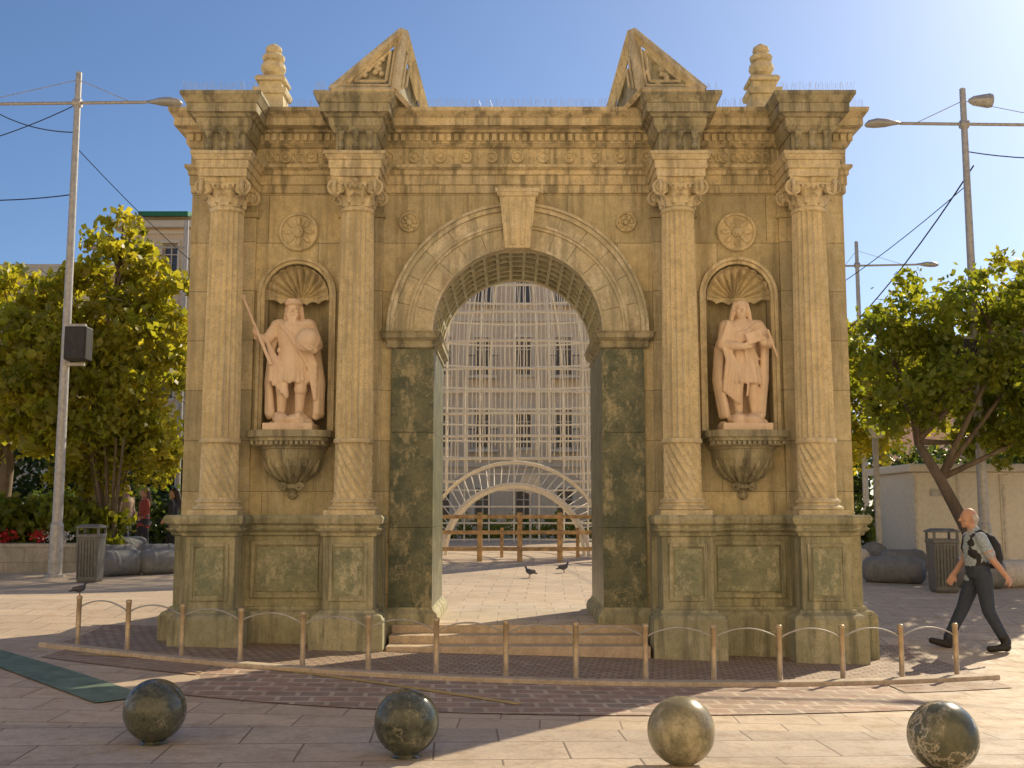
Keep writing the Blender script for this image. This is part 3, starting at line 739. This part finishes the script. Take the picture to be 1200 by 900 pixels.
# ---------------------------------------------------------------- ball bollards & posts
M_b1 = marble('dark_ball_marble', (.03, .036, .026), (.11, .115, .08), (.36, .33, .23), rough=.2, vscale=2.6, wid=.03, vamt=.7, blotch=.5, bl=(.54, .64), gate0=(.44, .5))
M_b2 = marble('light_ball_marble', (.34, .29, .16), (.22, .20, .115), (.55, .48, .31), rough=.3, vscale=3, wid=.02, blotch=.6)
M_b3 = marble('veined_ball_marble', (.16, .155, .09), (.08, .09, .06), (.66, .58, .42), rough=.24, vscale=1.7, wid=.035, vamt=.9, blotch=.5, bl=(.54, .64), gate0=(.38, .44))
for (bx, dep, m) in ((-2.50, 7.8, M_b1), (-.715, 7.42, M_b1), (1.05, 7.12, M_b2), (2.64, 6.95, M_b3)):
    bx -= .05; by = dep-13.4
    bm = bmesh.new(); r = .213
    prof = [(-.03, .10), (.012, .10), (.018, .075)]+[(.018+r+r*math.sin(a), r*math.cos(a)) for a in np.linspace(-1.2, 1.555, 28)]
    lathe(bm, 0, 0, prof, 56)
    o = obj_from_bm(bm, 'ball_bollard', m, smooth=True); o.location = (bx, by, g(bx, by)); o.rotation_euler = (0, 0, bx*3)
rail = empty('hooped_post_railing')
bm = bmesh.new(); bh = bmesh.new()
pxs = np.linspace(-4.86, 4.60, 15)
tops = []
for x in pxs:
    y = arcy(x)+.12; z = g(x, y)
    lathe(bm, x, y, [(z-.02, .045), (z+.02, .045), (z+.025, .027), (z+.52, .027), (z+.525, .031), (z+.555, .031), (z+.565, .02)], 16)
    tops.append(Vector((x, y, z)))
for a, b_ in zip(tops, tops[1:]):
    pts = []
    for t_ in np.linspace(0, 1, 13):
        p = a.lerp(b_, t_); p.z += .43+.10*math.sin(math.pi*t_)**.8; pts.append(p)
    tube(bh, pts, .008, 6)
obj_from_bm(bm, 'posts', M_bronze, rail, smooth=True); obj_from_bm(bh, 'hoops', M_metal, rail, smooth=True)
pigeon((pxs[0], arcy(pxs[0])+.12, tops[0].z+.56), .6, .62)

# ---------------------------------------------------------------- buildings
M_bw = stone('cream_render', (.90, .70, .45), (.84, .65, .42), (.66, .5, .34), amt=.25, bump=.05, grime=.3)
M_bt = stone('cornice_render', (.90, .76, .54), (.86, .72, .52), (.66, .54, .4), amt=.25, bump=.05, grime=.3)
M_glass = flat('window_glass', (.09, .085, .08), .15); M_shut = flat('window_frames', (.78, .66, .50), .6); M_rail = flat('balcony_iron', (.16, .13, .11), .6)
def building(name, x0, x1, y, z0, fl_, fh, bays, depth, M_w, ww=.48, wh=.58, balc=True, parapet=1.0, rz=0):
    e = empty(name, rz=rz); bm = bmesh.new(); bt = bmesh.new(); bgm = bmesh.new(); bf = bmesh.new(); br = bmesh.new()
    bwid = (x1-x0)/bays; H = z0+fl_*fh
    box(bgm, x0+.3, x1-.3, y+.32, y+.4, z0, H-.2)
    box(bm, x0, x1, y+.5, y+depth, z0-1, H)
    for k in range(fl_):
        za = z0+k*fh; s0 = za+fh*.18 if k else za+fh*.12; s1 = s0+fh*wh
        box(bm, x0, x1, y, y+.5, za, s0); box(bm, x0, x1, y, y+.5, s1, za+fh)
        for i in range(bays+1):
            xa = x0+i*bwid-bwid*(1-ww)/2; xb = x0+i*bwid+bwid*(1-ww)/2
            box(bm, max(x0, xa), min(x1, xb), y, y+.5, s0, s1)
        box(bt, x0-.1, x1+.1, y-.12, y-.002, za+fh-.28, za+fh-.1)
        for i in range(bays):
            xa = x0+i*bwid+bwid*(1-ww)/2; xb = xa+bwid*ww
            box(bt, xa-.12, xb+.12, y-.1, y-.002, s1, s1+.16); box(bt, xa-.12, xa, y-.06, y-.002, s0, s1); box(bt, xb, xb+.12, y-.06, y-.002, s0, s1)
            box(bt, xa-.12, xb+.12, y-.14, y-.002, s0-.12, s0)
            xm = (xa+xb)/2
            for q in (xa+.03, xm, xb-.03): box(bf, q-.035, q+.035, y+.24, y+.30, s0, s1)
            for q in (s0+.03, s0+(s1-s0)*.7, s1-.03): box(bf, xa, xb, y+.23, y+.31, q-.03, q+.03)
            if balc and k and i % 2 == 0:
                box(bt, xa-.3, xb+.3, y-.7, y-.15, s0-.22, s0-.1)
                n = int((xb-xa+.6)/.14)
                for q in range(n+1): box(br, xa-.3+q*.14, xa-.3+q*.14+.025, y-.69, y-.665, s0-.1, s0+.85)
                box(br, xa-.3, xb+.33, y-.7, y-.655, s0+.85, s0+.9)
    box(bt, x0-.5, x1+.5, y-.5, y+depth, H+.002, H+.35); box(bm, x0, x1, y, y+.3, H+.352, H+.35+parapet)
    obj_from_bm(bm, 'walls', M_w, e); obj_from_bm(bt, 'trim', M_bt, e); obj_from_bm(bgm, 'glazing', M_glass, e); obj_from_bm(bf, 'frames', M_shut, e); obj_from_bm(br, 'balcony_rails', M_rail, e)
    return e
building('stone_civic_building', -14.5, 13.5, 40, .5, 4, 3.6, 14, 12, M_bw, ww=.42, wh=.52)
building('cream_apartment_building', -20.6, -15.6, 43, .5, 5, 3.2, 3, 12, M_bw, parapet=.4)
building('low_cream_building', -33, -20.9, 44, .5, 4, 3.4, 6, 12, M_bw, parapet=.4)
building('peach_apartment_building', 24, 44, 46, .5, 3, 3.1, 9, 12, stone('peach_render', (.8, .58, .45), (.76, .55, .43), (.5, .4, .3), amt=.2, bump=.05), parapet=.4)
# unseen building added behind the camera, bounces sun onto the shaded arch face
building('added_bounce_building', -34, 34, 21.5, 0, 6, 3.5, 20, 10, stone('pale_render', (.90, .76, .53), (.86, .72, .50), (.66, .54, .4), amt=.2, bump=.05, grime=.2), ww=.30, wh=.45, balc=False, rz=math.pi)
bm = bmesh.new(); loft(bm, [[(x, y, z) for x, y, z in ((-19.6, 42.2, 17.0), (-17.0, 42.2, 17.0), (-17.2, 45, 17.6), (-19.4, 45, 17.6))], [(x, y, z+.25) for x, y, z in ((-19.6, 42.2, 17.0), (-17.0, 42.2, 17.0), (-17.2, 45, 17.6), (-19.4, 45, 17.6))]])
obj_from_bm(bm, 'green_awning', flat('green_canvas', (.03, .2, .09), .7))

ki = empty('white_kiosk')
bm = bmesh.new(); box(bm, 8.35, 14, 9.6, 12, .2, 2.45); obj_from_bm(bm, 'cabin', M_white, ki, bevel=.02)
bm = bmesh.new(); box(bm, 8.2, 14.1, 9.4, 12.2, 2.455, 2.62); obj_from_bm(bm, 'roof', M_white, ki, bevel=.03)
bm = bmesh.new()
for x in np.arange(8.35, 14, .9): box(bm, x, x+.05, 9.575, 9.6, .5, 2.4)
box(bm, 8.35, 14, 9.57, 9.6, .5, .62); box(bm, 10.2, 10.25, 9.56, 9.6, .5, 2.2); obj_from_bm(bm, 'panel_strips', flat('kiosk_trim', (.74, .67, .54), .6), ki)
bm = bmesh.new(); box(bm, 8.7, 9.05, 9.56, 9.6, 1.95, 2.1); obj_from_bm(bm, 'vent', M_metal, ki)

wf = empty('wooden_fence'); bm = bmesh.new()
yy = 12.2; zz = g(0, yy)
for x in np.arange(-6.4, 7, .93):
    box(bm, x-.06, x+.06, yy-.06, yy+.06, zz-.05, zz+1.12)
for z in (zz+.24, zz+.62, zz+.98): box(bm, -6.5, 6.9, yy-.095, yy-.063, z, z+.09)
for x in np.arange(-5.9, 6.5, 1.86):
    box(bm, x-.04, x+.04, yy+1.4, yy+1.5, zz, zz+.75)
box(bm, -6.5, 6.9, yy+1.36, yy+1.395, zz+.60, zz+.68)
obj_from_bm(bm, 'rails_and_posts', flat('ochre_wood', (.58, .36, .15), .7, sc_=6, var=.5), wf, bevel=.008)

ls = empty('wire_light_sculpture'); bm = bmesh.new(); bw = bmesh.new()
LC = Vector((0, 19.5, 5.4)); LR = 5.6
def sph(a, e):
    if e < 0: return Vector((LC.x+math.sin(a)*LR, LC.y-math.cos(a)*LR, LC.z+e*4.1))
    return LC+Vector((math.sin(a)*math.cos(e), -math.cos(a)*math.cos(e), math.sin(e)))*LR
def inportal(p): return math.hypot(p.x, (p.z-.5)) < 2.35 and p.y < LC.y
def runs(pts, b_, r_, n_):
    seg = []
    for p in pts+[None]:
        if p is None or inportal(p):
            if len(seg) > 1: tube(b_, seg, r_, n_)
            seg = []
        else: seg.append(p)
for e in np.linspace(-66, 85, 20):
    runs([sph(R(a), R(e)) for a in np.linspace(-180, 180, 121)], bm, .035, 5)
for a in np.arange(-180, 180, 9):
    runs([sph(R(a), R(e)) for e in np.linspace(-67, 88, 60)], bm, .03, 5)
for a in np.arange(-92, 92, .9):
    a_ = a+random.uniform(-.4, .4); top_ = random.uniform(35, 75); bot_ = random.uniform(-55, -25)
    runs([sph(R(a_+random.uniform(-.12, .12)), R(e)) for e in np.linspace(bot_, top_, 24)], bw, .015, 3)
yp = 13.9
for rr_, dy in ((2.35, 0), (1.8, -.4), (1.75, .6)):
    tube(bm, [(rr_*math.cos(a), yp+dy+(.5 if dy == 0 else 0)*abs(math.cos(a)), .5+rr_*math.sin(a)) for a in np.linspace(0, math.pi, 40)], .05, 6)
for a in np.linspace(0, math.pi, 36):
    tube(bm, [(2.35*math.cos(a), yp+.5*abs(math.cos(a)), .5+2.35*math.sin(a)), (1.8*math.cos(a+.06), yp-.4, .5+1.8*math.sin(a+.06))], .014, 4)
for s in (-1, 1):
    for k in range(14):
        z_ = 1+k*.34
        tube(bw, [(s*(2.75+.14*math.cos(q)), 14.2, z_+.14*math.sin(q)) for q in np.linspace(0, 6.3, 10)], .02, 4)
obj_from_bm(bm, 'frame', M_white, ls); obj_from_bm(bw, 'light_strings', M_white, ls)

# ---------------------------------------------------------------- lamps
def cobra(bm, tip, dx):
    t_ = Vector(tip); rings = []
    for k, (u, h, w_) in enumerate(((0, .03, .03), (.12, .05, .06), (.3, .09, .13), (.5, .10, .16), (.66, .07, .13), (.72, .02, .05))):
        c = t_+Vector((dx*u, 0, -.04*u))
        rings.append([(c.x, c.y+w_*math.cos(q), c.z+h*math.sin(q)*(1.2 if math.sin(q) > 0 else .6)) for q in np.linspace(0, 2*math.pi, 13)[:-1]])
    loft(bm, rings)
def lamp(name, x, y, H, dx, armz, armL, back, speaker=None, spot=False):
    e = empty(name, (x, y, g(x, y))); bm = bmesh.new()
    lathe(bm, 0, 0, [(-.05, .2), (.04, .2), (.05, .13), (1.0, .125), (1.05, .10), (H, .06), (H+.02, .03)], 16)
    obj_from_bm(bm, 'pole', M_metal, e, smooth=False)
    bm = bmesh.new(); tube(bm, [(-dx*back, 0, armz-.03), (dx*armL, 0, armz+.02)], .035, 8)
    tube(bm, [(0, 0, armz+.5), (dx*armL*.75, 0, armz+.03)], .008, 4); tube(bm, [(0, 0, armz+.5), (-dx*back*.8, 0, armz)], .008, 4)
    tube(bm, [(-.08, 0, armz), (.08, 0, armz)], .09, 10)
    obj_from_bm(bm, 'arms', M_metal, e)
    bm = bmesh.new(); cobra(bm, (dx*armL, 0, armz+.02), dx); cobra(bm, (-dx*back, 0, armz-.02), -dx)
    obj_from_bm(bm, 'lamp_heads', M_metal, e, smooth=True)
    if speaker:
        bm = bmesh.new(); sx = speaker[1]*.30
        box(bm, sx-.22, sx+.22, -.3, .05, speaker[0]-.33, speaker[0]+.33)
        obj_from_bm(bm, 'loudspeaker', M_black, e, bevel=.02)
        bm = bmesh.new(); box(bm, sx-.18, sx+.18, -.312, -.302, speaker[0]-.29, speaker[0]+.29); obj_from_bm(bm, 'grille', flat('grille', (.05, .05, .05), .8), e)
        bm = bmesh.new(); box(bm, min(0, sx*1.3), max(0, sx*1.3), -.05, .03, speaker[0]+.36, speaker[0]+.42); box(bm, min(0, sx*1.3), max(0, sx*1.3), -.05, .03, speaker[0]-.42, speaker[0]-.36); obj_from_bm(bm, 'bracket', M_metal, e)
    if spot:
        bm = bmesh.new(); loft(bm, [[(c+.02, r*math.cos(q), H-.25+r*math.sin(q)) for q in np.linspace(0, 6.283, 13)[:-1]] for c, r in ((.1, .04), (.2, .1), (.5, .15), (.56, .14))])
        obj_from_bm(bm, 'spotlight', M_metal, e)
    return e
lamp('street_lamp', -8.95, 8.1, 10.2, 1, 9.55, 1.42, 2.6, (4.55, 1))
lamp('street_lamp', 9.15, 8.1, 9.85, -1, 9.1, 1.30, 3.0, (4.3, -1), spot=True)
lamp('street_lamp', 11.5, 22.5, 10.1, 1, 9.3, 2.0, .5)
e = empty('signal_pole', (-9.65, 18, g(-9.6, 18))); bm = bmesh.new(); lathe(bm, 0, 0, [(0, .09), (9.6, .07)], 10); obj_from_bm(bm, 'mast', M_metal, e)
bm = bmesh.new(); tube(bm, [(0, 0, 8.8), (-2.2, 0, 8.8)], .035, 6); cobra(bm, (-2.2, 0, 8.8), -1); obj_from_bm(bm, 'arm', M_metal, e)
def wire(a, b_, sag, n=20, r=.012):
    bm = bmesh.new(); a = Vector(a); b_ = Vector(b_)
    tube(bm, [a.lerp(b_, t_)-Vector((0, 0, sag*4*t_*(1-t_))) for t_ in np.linspace(0, 1, n)], r, 4)
    obj_from_bm(bm, 'overhead_wire', M_black)
wire((9.15, 8.1, 8.9), (-9.6+24, 6, 9.1), .5); wire((9.15, 8.1, 8.2), (6.3, 22, 6.9), .5); wire((9.3, 8.1, 8.6), (7.1, 21, 5.2), 1.0, r=.02)
wire((-8.95, 8.1, 9.9), (-14, 9, 9.0), .3); wire((-8.95, 8.1, 8.0), (-14, 7, 8.1), .3); wire((-8.95, 8.1, 9.0), (-6.9, 30, 8.0), .8)
wire((-8.95, 8.1, 9.3), (-13, 12, 11.5), .2)

# ---------------------------------------------------------------- bins, bolsters, planters
M_bin = flat('bin_steel', (.17, .17, .16), .5, .2)
def bin_(x, y):
    e = empty('litter_bin', (x, y, g(x, y))); bm = bmesh.new()
    loft(bm, [rect(0, 0, h, h*.9, z) for z, h in ((0, .17), (.05, .19), (.80, .21), (.82, .22), (.88, .22))]); obj_from_bm(bm, 'body', M_bin, e, bevel=.02)
    bm = bmesh.new()
    loft(bm, [rect(0, 0, h, h*.9, z) for z, h in ((.985, .23), (1.01, .23), (1.05, .14))])
    for sx in (-1, 1):
        for sy in (-1, 1): box(bm, sx*.19-.02, sx*.19+.02, sy*.17-.02, sy*.17+.02, .86, 1.0)
    for k in range(7): box(bm, -.17+k*.055, -.155+k*.055, -.205, -.185, .1, .78)
    obj_from_bm(bm, 'hood', M_bin, e, bevel=.01)
bin_(-7.85, 7.0); bin_(7.1, 5.0)
M_bo1 = stone('bolster_stone_dark', (.27, .27, .26), (.22, .22, .22), (.1, .1, .1), amt=.3)
M_bo2 = stone('bolster_stone_light', (.82, .74, .62), (.74, .67, .57), (.48, .43, .36), amt=.3)
def bolster(x, y, L, r, rz, m):
    bm = bmesh.new()
    prof = [(-L/2, .3), (-L/2+.02, .7), (-L/2+.07, .93), (-L/2+.14, 1), (L/2-.14, 1), (L/2-.07, .93), (L/2-.02, .7), (L/2, .3)]
    loft(bm, [[(u, r*k*math.cos(q), r*.97+r*k*math.sin(q)) for q in np.linspace(0, 6.283, 25)[:-1]] for u, k in prof])
    for u in (-L/4, L/4): loft(bm, [[(u+d, r*k*math.cos(q), r*.97+r*k*math.sin(q)) for q in np.linspace(0, 6.283, 25)[:-1]] for d, k in ((-.05, .98), (-.03, 1.03), (.03, 1.03), (.05, .98))])
    o = obj_from_bm(bm, 'stone_bolster_seat', m, smooth=True); o.location = (x, y, g(x, y)); o.rotation_euler = (0, 0, rz)
for a in ((-7.75, 8.4, .9, .25, .9, M_bo1), (-7.1, 8.8, .9, .25, .7, M_bo1), (-6.75, 9.9, .9, .25, .5, M_bo2), (-7.6, 10.2, .8, .26, .4, M_bo1), (-7.1, 11.3, .8, .26, .8, M_bo2), (-8.4, 9.9, .8, .26, .2, M_bo1), (-8.1, 14.2, .9, .3, .2, M_bo2), (-9.2, 13.0, .9, .27, 1.2, M_bo1), (-6.9, 12.9, .9, .28, .2, M_bo2),
          (6.9, 6.8, 1.1, .24, -.5, M_bo1), (7.6, 8.3, .9, .26, -.2, M_bo1), (6.7, 8.8, .8, .26, -.7, M_bo2), (7.9, 5.8, 1.1, .25, -.3, M_bo1), (8.9, 6.0, 1.1, .24, .2, M_bo2), (7.2, 10.2, .6, .27, 1.2, M_bo2), (8.1, 7.1, .9, .24, .4, M_bo2), (7.4, 9.4, .5, .3, 1.3, M_bo1)): bolster(*a)
M_plant = stone('planter_stone', (.55, .49, .39), (.46, .42, .33), (.22, .2, .15), joints=(.8, .3), amt=.4)
def leaves(name, mat, clumps, n, size, seed, parent=None, droop=.3, sub=28, sig=.22):
    rg = np.random.default_rng(seed); P = []
    tot = sum(c[1][0]*c[1][1]*c[1][2] for c in clumps)
    for c, r in clumps:
        k = max(5, int(sub)); m = int(n*r[0]*r[1]*r[2]/tot)
        d = rg.normal(size=(k, 3)); d /= np.linalg.norm(d, axis=1)[:, None]; rad = rg.uniform(.3, 1.25, k)**.7
        cen = np.array(c)+d*rad[:, None]*np.array(r)
        idx = rg.integers(0, k, m); s_ = sig*np.mean(r)*rg.uniform(.5, 1.3, k)
        P.append(cen[idx]+rg.normal(size=(m, 3))*s_[idx][:, None]*np.array([1, 1, .75]))
    P = np.vstack(P); m = len(P)
    u = rg.normal(size=(m, 3)); u[:, 2] -= droop; u /= np.linalg.norm(u, axis=1)[:, None]
    v = np.cross(u, rg.normal(size=(m, 3))); v /= np.linalg.norm(v, axis=1)[:, None]
    L = size*rg.uniform(.6, 1.4, m)[:, None]; W = L*.33
    V = np.stack([P-u*L*.5, P+v*W, P+u*L*.5, P-v*W], 1).reshape(-1, 3)
    me = bpy.data.meshes.new(name); F = np.arange(m*4).reshape(-1, 4)
    me.from_pydata(V.tolist(), [], F.tolist()); me.materials.append(mat)
    o = bpy.data.objects.new(name, me); COL.objects.link(o)
    if parent: o.parent = parent
    return o
M_bark = stone('bark', (.24, .18, .12), (.17, .13, .09), (.07, .055, .045), amt=.5, bump=.8)
L_yel = leafmat('leaves_yellow_green', (.185, .20, .024), (.31, .275, .034), .55)
L_grn = leafmat('leaves_green', (.13, .165, .024), (.22, .225, .03), .55)
L_dk = leafmat('leaves_dark', (.05, .08, .02), (.09, .12, .025), .4)
def tree(name, base, trunk, clumps, n, size, mat, seed, r0=.2, extra=2, sub=28, sig=.22):
    e = empty(name, (0, 0, 0)); bm = bmesh.new(); rg = random.Random(seed)
    bz = g(base[0], base[1]); pts = [(base[0]+dx, base[1]+dy, bz+dz) for dx, dy, dz in trunk]
    tube(bm, pts, [r0*(1-.5*i/(len(pts)-1)) for i in range(len(pts))], 12)
    top = Vector(pts[-1]); mid = Vector(pts[-2])
    for c, r in clumps:
        c = Vector(c); st0 = top if rg.random() < .6 else mid
        m1 = st0.lerp(c, .5)+Vector((rg.uniform(-.3, .3), rg.uniform(-.3, .3), rg.uniform(-.2, .3)))
        tube(bm, [st0, m1, c], [r0*.42, r0*.28, r0*.12], 8)
        for k in range(extra+2):
            d = Vector((rg.uniform(-1, 1)*r[0], rg.uniform(-1, 1)*r[1], rg.uniform(-.7, 1)*r[2]))*.95
            tube(bm, [m1.lerp(c, .6), c+d*.5+Vector((0, 0, .08)), c+d], [r0*.14, r0*.08, r0*.03], 5)
    obj_from_bm(bm, 'trunk_and_limbs', M_bark, e, smooth=True)
    leaves('foliage', mat, clumps, n, size, seed, e, sub=sub, sig=sig)
tree('plaza_tree', (-9.7, 11.5), [(0, 0, -.1), (.05, 0, 1.0), (-.05, 0, 2.0), (.1, 0, 2.8)],
     [((-9.3, 11.5, 5.2), (1.5, 1.4, 1.2)), ((-8.3, 11.2, 4.3), (1.1, 1.2, 1.2)), ((-10.7, 11.5, 5.0), (1.3, 1.3, 1.2)), ((-9.2, 11.6, 7.2), (1.1, 1.1, 1.0)), ((-8.3, 11.2, 6.1), (1.0, 1.0, 1.0)), ((-10.3, 11, 3.8), (1.4, 1.2, .9)), ((-10.4, 12, 6.6), (1.1, 1, .9)), ((-9.3, 11.6, 8.0), (.7, .7, .5))], 16000, .20, L_yel, 11, .22, extra=4, sub=26, sig=.17)
tree('plaza_tree', (-12.2, 12.5), [(0, 0, -.1), (.1, 0, 1.2), (.2, 0, 2.3), (.1, 0, 3.0)],
     [((-12.0, 12.5, 5.4), (1.7, 1.5, 1.2)), ((-13.2, 12, 4.2), (1.5, 1.4, 1.2)), ((-11.0, 12, 4.0), (1.2, 1.3, 1.0)), ((-12.0, 12.5, 6.7), (1.3, 1, .9))], 11000, .20, L_yel, 12, .22, extra=4, sub=22, sig=.18)
e = empty('multi_stem_shrub'); bm = bmesh.new()
for k in range(16):
    a = random.uniform(0, 6.28); r_ = random.uniform(.4, 1.1)
    tube(bm, [(-8.9, 10.8, g(-8, 11)), (-8.9+.35*r_*math.cos(a), 10.8+.3*r_*math.sin(a), 1.5), (-8.9+r_*math.cos(a), 10.8+r_*math.sin(a), 3.2)], [.06, .045, .02], 6)
obj_from_bm(bm, 'stems', M_bark, e)
leaves('foliage', L_yel, [((-8.5, 10.8, 3.5), (1.1, 1.0, .9)), ((-9.3, 10.8, 2.8), (.9, .8, .7)), ((-7.9, 10.8, 3.0), (.6, .8, .7))], 7000, .15, 5, e)
tree('plaza_tree', (8.75, 7.3), [(0, 0, -.1), (-.25, 0, .9), (-.7, .1, 1.9), (-1.1, .1, 2.6)],
     [((7.4, 7.6, 3.9), (1.0, 1.2, .7)), ((8.6, 7.6, 4.4), (1.2, 1.3, .8)), ((9.9, 7.6, 4.5), (1.2, 1.2, 1.0)), ((7.3, 7.8, 4.7), (.9, 1.0, .7)), ((8.1, 7.8, 5.5), (1.0, 1, .7)), ((10.4, 7.8, 3.4), (1.1, 1.2, .8)), ((9.4, 7.8, 5.8), (.8, .8, .6)), ((10.6, 7.8, 5.8), (.9, .8, .6)), ((9.6, 8.2, 3.1), (.9, .8, .5))], 19000, .15, L_grn, 21, .15, extra=4, sub=24, sig=.17)
tree('plaza_tree', (12.5, 12), [(0, 0, -.1), (-.1, 0, 1.2), (-.2, .1, 2.3), (-.1, .1, 3.1)],
     [((12.5, 12, 5.8), (1.6, 1.5, 1.1)), ((11.2, 12, 5.0), (1.3, 1.3, 1.0)), ((13.8, 12, 5.2), (1.4, 1.3, 1.2)), ((12.6, 12, 4.2), (1.5, 1.3, .8)), ((12.4, 12, 7.1), (1.1, 1, .8))], 12000, .18, L_yel, 22, .2, extra=4, sub=20)
tree('plaza_tree', (10.0, 17), [(0, 0, -.1), (.1, 0, 1.2), (.1, 0, 2.6), (.2, .1, 3.4)],
     [((10.0, 17, 5.4), (1.7, 1.5, 1.3)), ((9.2, 17, 4.0), (1.3, 1.3, 1.3)), ((11.5, 17, 5.0), (1.5, 1.4, 1.2))], 10000, .19, L_yel, 23, .2)
leaves('background_trees', L_dk, [((x, 29+random.uniform(-2, 2), 2.6+random.uniform(-.5, .6)), (2.4, 1.5, 2.0)) for x in list(np.arange(-34, -10, 2.7))+list(np.arange(11.5, 36, 2.7))], 42000, .3, 31, sub=34, sig=.25)
leaves('hedge', L_grn, [((x, 32, .9), (.8, .5, .55)) for x in np.arange(-9, 9.5, 1.1)], 12000, .13, 41, sub=30)
pl_ = empty('flower_planter'); bm = bmesh.new()
loft(bm, [[(x, y, z) for x, y in ((-13.5, 8.9), (-8.95, 9.15), (-8.8, 9.6), (-9.2, 12.5), (-13.5, 12.5))] for z in (.2, .98)]); obj_from_bm(bm, 'wall', M_plant, pl_, bevel=.03)
leaves('planting', L_grn, [((x, 10.0+random.uniform(-.4, .8), 1.3), (.5, .5, .55)) for x in np.arange(-13.2, -9.1, .45)], 11000, .2, 42, pl_, droop=-.5)
M_rf = flat('red_petals', (.5, .02, .02), .6); M_wf = flat('white_petals', (.75, .7, .65), .6)
leaves('red_flowers', M_rf, [((x, 9.4, 1.1), (.22, .18, .12)) for x in (-12.0, -11.2, -10.5, -9.8)], 420, .08, 43, pl_)
leaves('white_flowers', M_wf, [((x, 9.3, 1.1), (.3, .2, .12)) for x in (-11.6, -9.4)], 260, .06, 44, pl_)
leaves('shrubs', L_dk, [((x, 12.6, 1.3), (.6, .5, .8)) for x in (7.2, 7.9)]+[((x, 15.6+random.random(), 1.2), (.7, .6, .9)) for x in np.arange(-14.5, -8.6, .8)], 15000, .15, 45)
e = empty('info_post', (7.55, 9.5, g(7.5, 9.5))); bm = bmesh.new(); box(bm, -.05, .05, -.04, .04, 0, 2.9); obj_from_bm(bm, 'post', M_metal, e)
bm = bmesh.new(); box(bm, -.14, .14, -.09, -.045, 2.75, 3.1); obj_from_bm(bm, 'panel', M_white, e, bevel=.01)
e = empty('round_sign', (.55, 24, g(0, 24))); bm = bmesh.new(); tube(bm, [(0, 0, 0), (0, 0, 2.0)], .04, 8); loft(bm, [[(.35*math.cos(q), y, 2.05+.35*math.sin(q)) for q in np.linspace(0, 6.283, 25)[:-1]] for y in (-.06, -.03)]); obj_from_bm(bm, 'disc_and_post', M_metal, e)

# ---------------------------------------------------------------- light, sky, camera
wd = bpy.data.worlds.new("World"); sc.world = wd; wd.use_nodes = True
t = wd.node_tree; bgn = t.nodes['Background']; sky = t.nodes.new('ShaderNodeTexSky'); sky.sky_type = 'NISHITA'; sky.sun_disc = False
sky.sun_elevation = R(SUN_EL); sky.sun_rotation = R(SUN_AZ+4); sky.air_density = .9; sky.dust_density = .8; sky.ozone_density = 6.0
t.links.new(sky.outputs[0], bgn.inputs[0]); bgn.inputs[1].default_value = .12
sd = bpy.data.lights.new('sun', 'SUN'); sd.energy = 5; sd.angle = R(.5); sd.color = (1, .85, .60)
so = bpy.data.objects.new('sun', sd); COL.objects.link(so)
AZ2 = SUN_AZ+4
dv = Vector((math.sin(R(AZ2))*math.cos(R(SUN_EL)), math.cos(R(AZ2))*math.cos(R(SUN_EL)), math.sin(R(SUN_EL))))
so.rotation_euler = dv.to_track_quat('Z', 'Y').to_euler(); so.location = dv*60
cd = bpy.data.cameras.new('camera'); cam = bpy.data.objects.new('camera', cd); COL.objects.link(cam)
cam.location = (-.07, -13.4, 1.6); cam.rotation_euler = (R(90+6.73), 0, 0)
cd.sensor_width = 36; cd.lens = 38.4; cd.clip_end = 3000; sc.camera = cam
sc.view_settings.view_transform = 'Standard'; sc.view_settings.look = 'None'; sc.view_settings.exposure = 0
